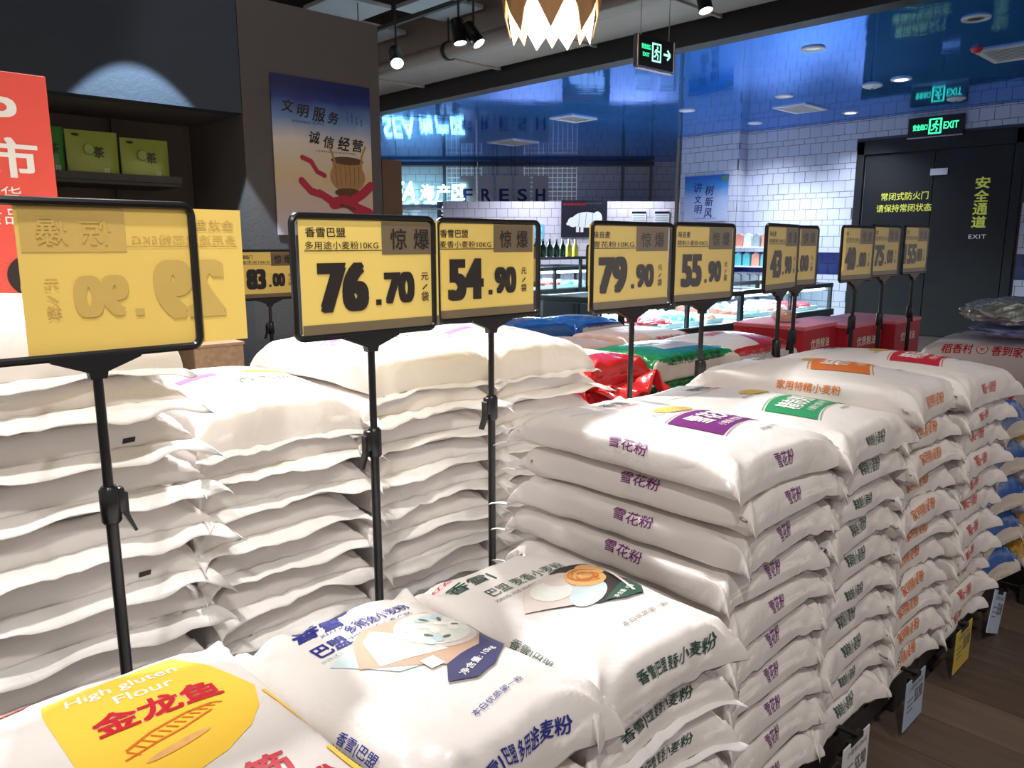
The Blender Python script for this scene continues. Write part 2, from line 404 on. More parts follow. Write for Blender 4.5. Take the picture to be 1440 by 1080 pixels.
# floor: a slab, and the planks the photograph shows
fl = structure(MB().box((4.5, 5, -.05), (21, 22, .09)).build('floor', mat('floor_board', srgb(70, 60, 52), rough=.6, var=.2, scale=3)))
wm = M['wood_dark']; nt = wm.node_tree
tcn = [n for n in nt.nodes if n.type == 'TEX_COORD'][0]; nzn = [n for n in nt.nodes if n.type == 'TEX_NOISE'][0]
mp = nt.nodes.new('ShaderNodeMapping'); mp.inputs['Scale'].default_value = (7, .6, 1); nt.links.new(tcn.outputs['Object'], mp.inputs[0]); nt.links.new(mp.outputs[0], nzn.inputs['Vector'])
oi = nt.nodes.new('ShaderNodeObjectInfo'); hs = nt.nodes.new('ShaderNodeHueSaturation'); mr = nt.nodes.new('ShaderNodeMapRange'); mr.inputs[3].default_value = .7; mr.inputs[4].default_value = 1.3
pb = nt.nodes['Principled BSDF']; src = pb.inputs['Base Color'].links[0].from_socket
nt.links.new(oi.outputs['Random'], mr.inputs[0]); nt.links.new(mr.outputs[0], hs.inputs['Value']); nt.links.new(src, hs.inputs['Color']); nt.links.new(hs.outputs[0], pb.inputs['Base Color'])
rng = random.Random(4); pl0 = None
for i in range(26):
    x = .9+i*.165; y = .95-rng.uniform(0, 1.0)
    for k in range(3):
        if pl0 is None: pl0 = MB().box((0, 0, .0), (.161, 1.19, .012), bev=.0015).build('plank', wm, fl); o = pl0
        else: o = pl0.copy(); COL.objects.link(o)
        o.location = (x, y-k*1.2, .0-.0005+.0004*rng.random())
# tiled back wall, in which the fire door stands
def tile_wall(name, o, ux, length, z0, z1, tmat, n_single=0, navy=None, hole=None, tw=.162, hs=(.15, .15, .075), seed=1, depth=.1):
    """o: start point on the floor, ux: unit vector along the wall; tiles stand proud towards the left of ux"""
    ux = Vector(ux).normalized(); nn = Vector((-ux.y, ux.x, 0)); o = Vector(o)
    ang = math.atan2(ux.y, ux.x)
    b = MB(); c = o+ux*length/2-nn*depth/2; b.box((c.x, c.y, (z0+z1)/2), (length, depth, z1-z0), rz=ang)
    wall = structure(b.build(name, M['grout'])); rng = random.Random(seed)
    cells = []; z = z0; r = 0
    while z < z1-.02:
        h = min(hs[r % len(hs)], z1-z); k = 'n' if (navy and navy[0] <= z+h/2 <= navy[1]) else 't'
        x = -(r*.071) % tw - tw
        while x < length:
            a, e = max(x, 0), min(x+tw, length)
            if hole and a < hole[1]-.005 and e > hole[0]+.005 and z < hole[2]-.005:
                if hole[0]-a > .02: cells.append((a, hole[0], z, h, k))
                if e-hole[1] > .02: cells.append((hole[1], e, z, h, k))
            elif e-a > .02: cells.append((a, e, z, h, k))
            x += tw
        z += h; r += 1
    G = .006
    def geo(b, a, e, z, h, kk):
        p = o+ux*(a+e)/2+nn*.004; b.box((p.x, p.y, z+h/2), (e-a-G, .008, h-G), rz=ang, k=kk)
    rest = MB()
    full = [c for c in cells if abs(c[1]-c[0]-tw) < 1e-4 and c[2] > 1.0 and c[4] == 't'][:n_single]; fs = set(full); shared = {}
    for c in full:
        a, e, z, h, k = c; p = o+ux*(a+e)/2+nn*.004
        if h not in shared:
            t = MB().box((0, 0, 0), (tw-G, .008, h-G)).build('tile', tmat, wall); shared[h] = t
        else: t = shared[h].copy(); COL.objects.link(t)
        t.location = (p.x, p.y, z+h/2); t.rotation_euler = (R(rng.uniform(-.25, .25)), 0, ang+R(rng.uniform(-.25, .25)))
    for c in cells:
        if c not in fs: geo(rest, c[0], c[1], c[2], c[3], 1 if c[4] == 'n' else 0)
    if rest.V:
        tg = rest.build('tiling', [tmat, M['tile_navy']], wall); tg['kind'] = 'stuff'
    return wall
TW = M['tile_white']
# door wall: plane x = 10.75, seen from -X
tile_wall('wall_back', (10.75, 1.2, 0), (0, 1, 0), 4.98, .0, 2.8, TW, 290, (.80, 1.03), (1.36, 3.34, 2.51))
# pillar with the small poster, and the step behind it
tile_wall('wall_pillar', (10.53, 6.18, 0), (0, 1, 0), 1.0, 0, 2.8, TW, 0, (.80, 1.03))
tile_wall('wall_pillar_side', (10.75, 6.18, 0), (-1, 0, 0), .22, 0, 2.8, TW, 0, (.80, 1.03), seed=2)
# far walls of the fish and meat department
dv = Vector((10.25-13.11, 12.4-9.67, 0)).normalized()
tile_wall('wall_far', (14.2, 8.62, 0), dv, 9.5, 0, 2.8, TW, 0, seed=5, tw=.2, hs=(.15, .15))
tile_wall('wall_partition', (12.35, 8.1, 0), dv, 4.6, 0, 1.93, M['tile_pink'], 0, seed=6, tw=.2, hs=(.15,), depth=.16)
# pipe down the wall corner
structure(MB().tube([(10.62, 7.3, 0), (10.62, 7.3, 2.8)], .035, 12).build('trim_1', M['duct_metal'], smooth=True))
# blue ceiling and the black beam along its edge
structure(MB().box((11.0, 7.5, 2.85), (10.1, 15, .1)).build('ceiling', cm))
structure(MB().box((5.86, 6.5, 2.95), (.18, 15, .30)).build('trim_2', M['black_paint']))
structure(MB().box((3.0, 5.5, 4.25), (14, 15, .1)).build('ceiling_upper', M['dark_ceiling']))
structure(MB().box((5.9, 6.5, 3.65), (.1, 15, 1.1)).build('wall_upper', M['dark_ceiling']))
structure(MB().box((10.95, 3.6, 1.4), (.1, 7.2, 3.4)).build('wall_back_core', M['grout']))
# column with the big poster, bulkhead and alcove to its left
structure(MB().box((2.565, 4.9, 1.285), (.95, .9, 2.57)).build('wall_column', M['grey_plaster']))
structure(MB().box((.30, 4.51, 2.85), (3.57, .12, 1.86)).build('wall_left_bulkhead', M['bulkhead_paint']))
structure(MB().box((.30, 4.88, 1.945), (3.56, .60, .05)).build('wall_alcove_soffit', M['alcove_paint']))
structure(MB().box((.4, 5.27, 1.0), (3.36, .1, 2.0)).build('wall_alcove_back', M['alcove_paint']))
structure(MB().box((3.16, 4.75, .87), (.16, .5, 1.74)).build('trim_3', M['wood_panel']))

# ---- fire door
dr = empty('door_1', (10.75, 3.55, 0)); structure(dr)
fr = MB()
for y, wd in ((-.92, .10), (.92, .10)): fr.box((-.02, y, 1.25), (.08, wd, 2.5), bev=.006)
fr.box((-.02, 0, 2.42), (.08, 1.94, .18), bev=.006); fr.build('door_frame', M['door_black'], dr)
for y in (-.43, .43): MB().box((.0, y, 1.165), (.05, .85, 2.33), bev=.004).build('door_leaf', M['door_black'], dr)
h = MB(); h.box((-.04, .10, .93), (.02, .06, .16), bev=.006); h.tube([(-.05, .10, .95), (-.10, .10, .95), (-.10, .48-.5, .95), ], .011, 8); h.tube([(-.05, .1, .89), (-.08, .1, .89)], .016, 10); h.build('door_handle', M['steel'], dr, True)
MB().box((-.04, -.06, 2.06), (.012, .20, .08), bev=.003).build('closer_plate', M['white_enamel'], dr)
WM = lambda o: flat_map(o, (0, -1, 0), (0, 0, 1), (-1, 0, 0))       # art on a wall that looks to -X
mk('letter_lime', (222, 226, 92), rough=.5, emit=srgb(222, 226, 92), es=.12)
a = Art(); a.text('常闭式防火门', 0, .09, .58, .10, 'letter_lime', .02); a.text('请保持常闭状态', 0, -.06, .68, .10, 'letter_lime', .02)
a.build('lettering', WM((-.027, .33, 1.69)), dr)
a = Art()
for i, ch in enumerate('安全通道'): a.text(ch, 0, .30-i*.155, .16, .14, 'letter_lime', .03)
a.text('EXIT', 0, -.34, .19, .05, 'ink_white', .02, sp=1.2); a.build('lettering', WM((-.027, -.56, 1.60)), dr)

# ---- ceiling fittings under the blue ceiling
mk('lamp_lit', (255, 255, 255), emit=(.92, .97, 1), es=9); mk('lamp_dim', (190, 205, 225), rough=.3, emit=(.8, .9, 1), es=.35)
mk('bowl_dark', (30, 34, 44), rough=.3)
pos = ['nearest the beam at the right', 'nearest the beam beside the hanging sign', 'brightest, before the lit exit sign', 'middle of the blue ceiling', 'close to the wall above the black door frame', 'farthest left over the pillar poster', 'close to the step of the tiled wall']
for i, (x, y) in enumerate(DOWN):
    t = empty('downlight', (x, y, 2.8)); tag(t, 'round white recessed downlight, '+pos[i], 'ceiling light', 'downlights in the blue ceiling')
    MB().lathe([(.062, -.001), (.066, -.014), (.095, -.012), (.098, -.001)], seg=28).build('trim_ring', M['white_enamel'], t, True)
    MB().lathe([(.0, -.004), (.061, -.004)], seg=24).build('lamp', M['bowl_dark' if i == 0 else ('lamp_lit' if i in (2, 4) else 'lamp_dim')], t)
for (x, y), lb in zip([(8.55, 3.51), (10.0, 3.15)], ['flat white ceiling disc beside the bright downlight', 'flat white ceiling disc touching the exit sign reflection']):
    t = empty('smoke_detector', (x, y, 2.8)); tag(t, lb, 'detector', 'white discs on the blue ceiling')
    MB().lathe([(.0, -.03), (.06, -.028), (.095, -.014), (.10, -.0005)], seg=28).build('dome', M['white_enamel'], t, True)
    MB().lathe([(.0, -.035), (.012, -.034), (.014, -.029)], seg=12).build('sensor', M['bowl_dark'], t, True)
def vent(x, y, wx, wy, lb):
    t = empty('ceiling_vent', (x, y, 2.8)); tag(t, lb, 'vent', None)
    f = MB(); fw = .05
    f.box((0, wy/2-fw/2, -.008), (wx, fw, .016)); f.box((0, -wy/2+fw/2, -.008), (wx, fw, .016)); f.box((wx/2-fw/2, 0, -.008), (fw, wy-2*fw, .016)); f.box((-wx/2+fw/2, 0, -.008), (fw, wy-2*fw, .016))
    f.build('vent_frame', M['white_enamel'], t); MB().box((0, 0, -.0015), (wx-2*fw, wy-2*fw, .003)).build('backing', M['bowl_dark'], t)
    n = int((wx-2*fw)/.06); s0 = None
    for i in range(n):
        if s0 is None: s0 = MB().box((0, 0, 0), (.022, wy-2*fw, .004), rot=Euler((0, 0, 0))).build('slat', M['white_enamel'], t); s = s0
        else: s = s0.copy(); COL.objects.link(s)
        s.location = (-wx/2+fw+.022+i*.06, 0, -.008)
vent(7.98, 2.02, .6, .6, 'square white slatted air vent in the blue ceiling at the right edge')
vent(9.32, 4.67, .6, .42, 'white ceiling grille in the middle of the blue ceiling')
vent(7.9, 7.1, .5, .4, 'small white ceiling grille behind the hanging exit sign')
vent(9.0, 9.4, .6, .6, 'far white ceiling grille over the counters at the left')
t = tag(MB().lathe([(0, -.03), (.03, -.03), (.045, -.012), (.05, -.0005)], (7.62, 2.28, 2.8), 16).build('fire_alarm_bell', mat('alarm_red', srgb(205, 40, 50), rough=.35), smooth=True), 'small red alarm dome beside the right ceiling vent', 'alarm')

# ---- exit signs
mk('exit_green', (70, 240, 170), emit=srgb(60, 245, 165), es=1.6); mk('exit_mint', (190, 255, 235), emit=srgb(170, 255, 225), es=1.3)
def running_man(a, cx, cy, s, m, bg):
    a.rect(cx-s*.5, cy-s*.62, cx+s*.5, cy+s*.62, m, 0); a.rect(cx-s*.36, cy-s*.5, cx+s*.36, cy+s*.5, bg, 1)
    a.ell(cx+s*.08, cy+s*.34, s*.09, s*.09, m, 2)
    L = lambda *p: a.line([(cx+x*s, cy+y*s) for x, y in p], s*.11, m, 2)
    L((.02, .22), (-.04, -.04)); L((-.04, -.04), (.16, -.18), (.10, -.44)); L((-.04, -.04), (-.14, -.26), (-.32, -.28)); L((.02, .2), (.2, .06), (.3, .12)); L((.02, .2), (-.16, .12), (-.2, -.02))
t = empty('exit_sign', (3.96, 2.92, 2.2)); t.rotation_euler = (0, 0, R(-3))
tag(t, 'hanging black exit sign with green lettering and an arrow, on two wires', 'exit sign')
MB().box((0, 0, .085), (.33, .03, .17), bev=.004).build('case', M['black_plastic'], t); MB().box((0, 0, -.004), (.332, .034, .016), bev=.003).build('bottom_rail', M['steel'], t)
MB().box((-.167, 0, .085), (.012, .036, .18), bev=.003).build('end_cap', M['steel'], t); MB().box((.167, 0, .085), (.012, .036, .18), bev=.003).build('end_cap', M['steel'], t)
for x in (-.13, .13): MB().tube([(x, 0, .17), (x, 0, 2.0)], .0025, 6).build('wire', M['steel'], t)
a = Art(); a.text('安全出口', -.095, .112, .085, .03, 'exit_green', .03); a.text('EXIT', -.095, .068, .06, .022, 'exit_green', .03); running_man(a, .0, .09, .085, 'exit_mint', 'black_plastic')
a.line([(.065, .09), (.12, .09)], .013, 'exit_mint', 1); a.line([(.10, .118), (.128, .09)], .013, 'exit_mint', 1); a.line([(.10, .062), (.128, .09)], .013, 'exit_mint', 1)
a.build('lettering', FRONT((0, -.0155, 0)), t)
t = empty('exit_sign', (10.70, 3.57, 2.49)); tag(t, 'black exit sign with green lettering on the tiled wall above the fire door', 'exit sign')
MB().box((0, 0, .12), (.06, .64, .24), bev=.005).build('case', M['black_plastic'], t); MB().box((-.005, 0, -.006), (.062, .64, .016)).build('bottom_rail', M['steel'], t)
a = Art(); a.text('安全出口', -.175, .12, .17, .075, 'exit_green', .035); a.text('EXIT', .18, .12, .17, .085, 'exit_green', .03); running_man(a, .0, .12, .15, 'exit_green', 'black_plastic'); a.build('lettering', WM((-.031, 0, 0)), t)

# ---- dark upper ceiling: panels, ducts, pipes, tracks
k = 0
for x, y in ((4.15, 5.35), (4.75, 5.95), (4.15, 6.55), (4.75, 7.15), (3.55, 5.95), (4.75, 4.75), (3.55, 4.75)):
    names = ['far', 'middle', 'column side', 'near the pendant', 'farthest left', 'behind the track', 'right']
    t = empty('ceiling_panel', (x, y, 3.32)); tag(t, 'grey rectangular panel hung in the open dark ceiling, '+names[k], 'ceiling panel', 'grey panels of the open ceiling')
    MB().box((0, 0, 0), (.58, .58, .04), bev=.005).build('board', M['light_panel'], t)
    for sx in (-.2, .2): MB().tube([(sx, 0, .02), (sx, 0, .88)], .006, 6).build('rod', M['black_paint'], t)
    k += 1
t = empty('air_duct', (5.42, 6.5, 2.93)); tag(t, 'large brown-grey air duct running along the black beam', 'duct')
MB().box((0, 0, .29), (.62, 14, .50), bev=.03).build('casing', M['duct_metal'], t)
for y in (-4.2, -2.9, -1.6, -.3, 1.0, 2.3, 3.6): MB().box((0, y, .29), (.66, .03, .54), bev=.006).build('flange', M['duct_metal'], t)
t = empty('pipe', (4.98, 6.5, 3.0)); tag(t, 'round dark pipe below the duct', 'pipe')
MB().tube([(0, -7, 0), (0, 7, 0)], .075, 20).build('tube', M['duct_metal'], t, True)
for y in (-4, -2.2, -.4, 1.4, 3.2): MB().lathe([(.077, -.02), (.088, -.02), (.088, .02), (.077, .02)], seg=20).build('collar', M['black_paint'], t, True).matrix_local = Matrix.Translation((0, y, 0)) @ Matrix.Rotation(math.pi/2, 4, 'X')
for y in (-4, -2.2, -.4, 1.4, 3.2): MB().tube([(0, y, .08), (0, y, 1.2)], .007, 6).build('hanger_rod', M['black_paint'], t)
t = empty('pipe', (4.35, 6.5, 3.55)); tag(t, 'thin grey sprinkler pipe across the open ceiling', 'pipe')
MB().tube([(0, -7, 0), (0, 7, 0)], .022, 12).build('tube', M['light_panel'], t, True)
for y in (-1.5, .2): MB().box((0, y, 0), (.09, .12, .08), bev=.015).build('fitting', M['light_panel'], t)
t = empty('lighting_track', (4.1, 6.3, 3.02)); tag(t, 'black lighting track carrying the spotlights', 'track')
MB().box((0, 0, 0), (.04, 6.5, .035), bev=.004).build('rail', M['black_paint'], t)
for y in (-3, -1.5, 0, 1.5): MB().tube([(0, y, .02), (0, y, 1.18)], .004, 6).build('hanger_rod', M['black_paint'], t)
t = empty('cable_trunking', (2.9, 7.6, 3.45)); tag(t, 'wide light grey trunking at the top beside the column', 'duct'); MB().box((0, 0, 0), (.4, 5, .22), bev=.02).build('casing', M['light_panel'], t); MB().box((0, -1.2, -.13), (.5, .05, .03)).build('bracket', M['black_paint'], t)
def track_spot(loc, aim, lb, stem=.21):
    t = empty('track_spotlight', loc); tag(t, lb, 'spotlight', 'black track spotlights')
    MB().tube([(0, 0, .03), (0, 0, stem)], .008, 8).box((0, 0, stem), (.03, .12, .03), bev=.004).build('arm', M['black_paint'], t)
    q = (Vector(aim)-Vector(loc)).to_track_quat('-Z', 'Y').to_euler()
    hd = MB().lathe([(.0, .10), (.045, .10), (.052, .09), (.052, -.085), (.048, -.085), (.046, -.07)], seg=28).build('head', M['black_plastic'], t, True); hd.rotation_euler = q
    ln = MB().lathe([(.0, -.078), (.047, -.078)], seg=24).build('lens', M['lamp_lit'], hd)
track_spot((3.72, 5.2, 2.60), (2.6, 3.2, .4), 'black track spotlight next to the column, farthest left', 1.59)
track_spot((4.02, 4.80, 2.76), (4.0, 4.2, .4), 'black track spotlight of the pair, left one facing straight down', .255)
track_spot((4.10, 4.72, 2.74), (4.6, 3.2, .6), 'black track spotlight of the pair, right one tilted forward', .26)
track_spot((5.1, 3.34, 2.90), (4.8, 2.5, .4), 'black spotlight alone at the top, right of the exit sign', 1.29)

# ---- pendant lamp of wooden petals
mk('wood_petal', (226, 176, 120), rough=.45, var=.12, scale=10)
t = empty('pendant_lamp', (2.86, 2.72, 2.465)); tag(t, 'pendant lamp of overlapping pale wooden diamond petals over a white shade', 'lamp')
rows = [(-.135, .240, .36, .5), (.04, .266, .36, 0), (.24, .225, .32, .5)]; nP = 8; pet = {}
for r, (z, rad, hh, off) in enumerate(rows):
    for i in range(nP):
        if r not in pet:
            wd = 2*math.pi*rad/nP*1.04; b = MB(); n_ = 8
            ring = [(0, -hh/2), (wd*.25, -hh*.25), (wd/2, 0), (wd*.25, hh*.25), (0, hh/2), (-wd*.25, hh*.25), (-wd/2, 0), (-wd*.25, -hh*.25)]
            for s_ in range(2):
                for (x, z_) in [(0, 0)]+ring: b.V.append((-.005*s_-(x/wd)**2*.10-(.16 if z_ < 0 else .05)*(z_/hh)**2, x, z_))
            for k2 in range(8): b.F.append((0, 1+k2, 1+(k2+1) % 8)); b.F.append((9, 10+(k2+1) % 8, 10+k2)); b.F.append((1+k2, 10+k2, 10+(k2+1) % 8, 1+(k2+1) % 8))
            b.mi = [0]*len(b.F); p = b.build('petal', M['wood_petal'], t, False); pet[r] = p
        else: p = pet[r].copy(); COL.objects.link(p)
        an = 2*math.pi*(i+off)/nP+.35; p.location = (rad*math.cos(an), rad*math.sin(an), z); p.rotation_euler = (0, 0, an)
mk('shade_glow', (255, 253, 246), emit=(1, .97, .9), es=2.2)
zz = MB(); n_ = 16; Vv = []
for i in range(n_):
    an = 2*math.pi*i/n_+.35; Vv.append((.215*math.cos(an), .215*math.sin(an), -.05))
for i in range(n_):
    an = 2*math.pi*i/n_+.35; Vv.append((.205*math.cos(an), .205*math.sin(an), -.325 if i % 2 == 0 else -.215))
zz.add(Vv, [(i, (i+1) % n_, (i+1) % n_+n_, i+n_) for i in range(n_)]); sh = zz.build('inner_shade', M['shade_glow'], t); md = sh.modifiers.new('t', 'SOLIDIFY'); md.thickness = .003
MB().lathe([(.0, .0), (.18, .0)], seg=24).build('top_disc', M['wood_petal'], t)
MB().tube([(0, 0, .25), (0, 0, 1.7)], .006, 8).build('cord', M['black_paint'], t)
light('lamp_glow', 'POINT', (2.86, 2.72, 2.25), None, 6, (1, .93, .82), .06)
# ================================================================== PALLETS
mk('pallet_black', (30, 28, 28), rough=.6)
def pallet(x0, x1, y0, y1, lb):
    t = empty('pallet', ((x0+x1)/2, (y0+y1)/2, 0)); tag(t, lb, 'pallet', 'black pallets under the bag stacks')
    w_, d_ = x1-x0, y1-y0; n = max(3, int(w_/.16)); s = None
    for i in range(n):
        if s is None: s = MB().box((0, 0, 0), (w_/n*.86, d_, .022), bev=.003).build('deck_board', M['pallet_black'], t); o = s
        else: o = s.copy(); COL.objects.link(o)
        o.location = (-w_/2+w_/n*(i+.5), 0, .134)
    for y in (-d_/2+.03, 0, d_/2-.03): MB().box((0, y, .098), (w_, .06, .05), bev=.003).build('rail', M['pallet_black'], t)
    for x in (-w_/2+.06, 0, w_/2-.06):
        for y in (-d_/2+.06, d_/2-.06): MB().box((x, y, .041), (.10, .10, .068), bev=.004).build('foot', M['pallet_black'], t)
pallet(-.02, .69, .55, 1.0, 'black pallet under the yellow printed and blue lettered bags')
pallet(.70, 1.36, .60, 1.15, 'black pallet under the purple lettered bags')
pallet(1.38, 2.03, .60, 1.15, 'black pallet under the green and orange lettered bags')
pallet(2.04, 2.80, .60, 1.15, 'black pallet under the red lettered and blue bags')
pallet(2.84, 3.90, .45, 1.16, 'black pallet under the rice sacks at the far right')
pallet(.10, .93, 1.50, 2.1, 'black pallet under the two left stacks of the back row')
pallet(.95, 1.76, 1.50, 2.1, 'black pallet under the two overlit stacks of the back row')
pallet(1.78, 3.05, 1.50, 2.05, 'black pallet under the red and green rice bags')
pallet(3.08, 4.4, 1.50, 2.05, 'black pallet under the red cartons')
pallet(2.4, 3.9, 2.15, 3.15, 'black pallet under the blue and pink rice bags')

# ================================================================== FRONT ROW OF SACKS
PITCH = .070
W = M['bag_white']
# --- yellow printed bag at the lower left
def yellow_art(s):
    a = Art()
    a.poly([(-.052, .160), (.112, .172)]+[(.160, .05)]+[(.143, .0), (.118, -.035), (.08, -.062), (.03, -.078), (-.01, -.080), (-.040, -.078)], 'ink_yellow', 0)
    a.text('High gluten', .035, .138, .125, .024, 'ink_white', .015, layer=2, shear=.05); a.text('Flour', .05, .110, .065, .02, 'ink_white', .015, layer=2)
    a.text('金龙鱼', .052, .064, .136, .044, 'ink_white', .05, layer=2); a.text('金龙鱼', .052, .064, .136, .044, 'ink_red', .035, layer=4)
    # the golden fish printed under the name
    a.line([(-.0, .004), (.03, .020), (.07, .030), (.10, .032)], .0035, 'ink_orange', 2)
    for i in range(12): 
        t = i/11; x = .0+.10*t; y = .002+.03*t**.7
        a.line([(x, y), (x+.010, y-.014+.009*t)], .0020, 'ink_orange', 2)
    a.line([(-.005, -.012), (.03, -.002), (.06, .004), (.095, .018)], .0026, 'ink_orange', 2); a.ell(.045, -.022, .036, .006, 'ink_noodle', 2, rot=.2)
    a.text('高筋', .075, -.115, .090, .042, 'ink_red', .035); a.text('小麦粉', .095, -.162, .115, .040, 'ink_red', .035); a.text('优质麦芯', .0, -.14, .06, .012, 'ink_red', .0)
    a.line([(.164, .035), (.182, -.075)], .006, 'ink_yellow', 0); a.line([(.170, -.11), (.176, -.18)], .010, 'ink_yellow', 0)
    a.text('食用安心', .0, .198, .05, .009, 'ink_black', .0); a.text('净含量', .06, .204, .045, .009, 'ink_grey', .0)
    a.line([(-.125, .180), (-.075, .184)], .017, 'ink_pink', 0); a.line([(-.124, .180), (-.076, .184)], .013, 'ink_white', 1); a.text('○ 香满园', -.10, .182, .036, .008, 'ink_red', 0, rot=.07, layer=3)
    for i in range(9): a.rect(.185, -.10-.006*i, .20, -.10-.006*i+.0035, 'ink_black')
    return a
yb = proto('flour_bag', .37, .44, .088, 11, W, yellow_art, bulge=.008, flap=(.0, .028), wr=.8, sag=.0)
yp = proto('flour_bag', .35, .42, .075, 12, W, flour_art('高筋小麦粉', 'ink_red', kind='高筋'))
stack('yellow', [yp], yb, .200, .555, .147, 7, PITCH, ('red lettered flour bag', 'the front left corner stack'), 'high gluten flour bags in the front left corner', 3, top_label='flour bag with big yellow print and three red characters, lower left corner')
# --- blue lettered
def shaped(pts, k=3):
    return pts
def blue_art(s):
    a = Art()
    a.text('香雪', -.040, .160, .085, .040, 'ink_blue', .03, shear=.1); a.ell(.018, .175, .012, .005, 'ink_blue'); a.text('XIANG XUE', -.01, .134, .075, .008, 'ink_blue', 0)
    a.text('巴盟', -.050, .098, .050, .032, 'ink_blue', .02); a.text('多用途小麦粉', .04, .122, .110, .024, 'ink_blue', .01, rot=.08); a.text('中国优质小麦产区', .03, .098, .11, .008, 'ink_blue', 0, rot=.05)
    a.text('INNER WHEAT', -.04, .072, .08, .008, 'ink_sky', 0)
    a.poly([(-.080, .055), (-.02, .08), (.07, .10), (.02, -.035), (-.03, -.02)], 'ink_sky', 0)
    a.poly([(-.060, .02), (-.03, .08), (.0, .10), (.10, .09), (.135, .05), (.12, -.035), (.085, -.065), (.03, -.055)], 'ink_board', 1)
    a.poly([(-.04, .005), (-.02, .070), (.005, .088), (.03, .05), (.05, -.02), (.01, -.01)], 'ink_flour', 2)
    a.ell(.075, .035, .058, .056, 'ink_plate', 2); a.ell(.075, .039, .052, .050, 'ink_flour', 3); 
    for i in range(14):
        q = i*.7; a.ell(.075+.034*math.cos(q*1.9), .039+.03*math.sin(q*2.3), .012, .007, 'ink_sky' if i % 2 else 'ink_white', 4, rot=q)
        if i % 3 == 0: a.ell(.08+.03*math.cos(q*1.3), .035+.03*math.sin(q*1.7), .007, .003, 'ink_grey', 5, rot=q)
    a.poly([(-.005, -.080), (.02, -.050), (.05, -.042), (.07, -.085), (.03, -.095)], 'ink_navy', 4); a.poly([(.05, -.042), (.09, -.035), (.13, .005), (.142, .045), (.146, .0), (.13, -.045), (.07, -.085)], 'ink_navy', 4)
    a.rect(.0, -.045, .022, -.022, 'ink_white', 3)
    a.text('净含量: 10kg', .058, -.066, .085, .013, 'ink_white', .01, layer=6, rot=.35)
    a.text('本白优质第一粉', .025, -.135, .10, .010, 'ink_blue', .0, rot=.15)
    end_text(a, s, '香雪|巴盟 多用途麦粉', .21, .026, 'ink_blue', .0, up=.042, bold=.018)
    a.text('香雪|巴盟', -s.side+.030, -.08, .07, .016, 'ink_blue', .01, rot=-math.pi/2)
    return a
bt = proto('flour_bag', .29, .43, .088, 21, W, blue_art, bulge=.010, flap=(.0, .055), wr=1.7)
bp = proto('flour_bag', .275, .42, .070, 22, W, flour_art('香雪|巴盟 多用途麦粉', 'ink_blue', endw=.20, endh=.022), wr=1.5)
stack('blue', [bp], bt, .520, .52, .147, 7, .069, ('blue lettered flour bag', 'its stack'), 'blue lettered flour bags', 5, toprot=R(2), top_label='white flour bag with blue lettering and a printed bowl of flour')
# --- dark green lettered
def wheat_art(s):
    a = Art()
    a.text('香雪|', -.075, .135, .085, .034, 'ink_darkgreen', .012); a.text('巴盟 麦香小麦粉', .0, .085, .16, .026, 'ink_darkgreen', .0); a.text('XIANG XUE WHEAT FLOUR', -.03, .058, .12, .008, 'ink_grey', 0)
    a.text('红标', -.11, .165, .03, .008, 'ink_red', 0)
    a.poly([(-.085, .0), (-.04, .05), (.06, .075), (.125, .07), (.145, .05), (.125, -.04), (.10, -.07), (.02, -.055)], 'ink_black', 0)
    a.poly([(-.085, .0), (-.04, .05), (.03, .068), (.055, -.0), (.0, -.04)], 'ink_plate', 1)
    a.ell(-.01, .02, .036, .03, 'ink_flour', 2); a.ell(.03, .04, .03, .022, 'ink_plate', 2); a.ell(.03, -.02, .05, .025, 'ink_sky', 2, rot=.4)
    a.ell(.068, .022, .040, .032, 'ink_noodle', 3, rot=.3); a.ell(.098, .040, .030, .022, 'ink_noodle', 4, rot=.2)
    for i in range(9):
        q0 = .5+i*.7; rr = .030-.0022*i; cx_, cy_ = .072+.004*math.cos(i*2.1), .024+.004*math.sin(i*1.7)
        a.line([(cx_+rr*math.cos(q0+k*.4), cy_+rr*.75*math.sin(q0+k*.4)) for k in range(7)], .0022, 'ink_orange', 5)
    a.poly([(.03, -.055), (.125, -.015), (.12, -.05), (.10, -.07), (.06, -.068)], 'ink_darkgreen', 4); a.text('净含量: 10kg', .075, -.052, .06, .010, 'ink_white', 0, rot=.3, layer=6)
    a.line([(.09, -.06), (.138, .06)], .006, 'ink_plate', 7)
    a.text('本白优质第一粉', .05, -.115, .11, .009, 'ink_grey', .0, rot=.05)
    end_text(a, s, '香雪|巴盟 麦香小麦粉', .20, .022, 'ink_darkgreen', .02, up=.040, bold=.016)
    a.text('香雪|巴盟', -s.side+.03, -.07, .08, .018, 'ink_darkgreen', .01, rot=-math.pi/2); return a
gt = proto('flour_bag', .30, .42, .080, 31, W, wheat_art, bulge=.008, flap=(.0, .028), wr=1.5)
gp = [proto('flour_bag', .29, .41, .070, 32+i, W, flour_art('香雪|巴盟 麦香小麦粉', 'ink_darkgreen', endw=.20, endh=.020), wr=1.4) for i in range(2)]
stack('darkgreen', gp, gt, .815, .535, .147, 7, .069, ('dark green lettered flour bag', 'its stack'), 'dark green lettered flour bags', 6, toprot=R(-1), top_label='white flour bag with green lettering and a printed nest of noodles')
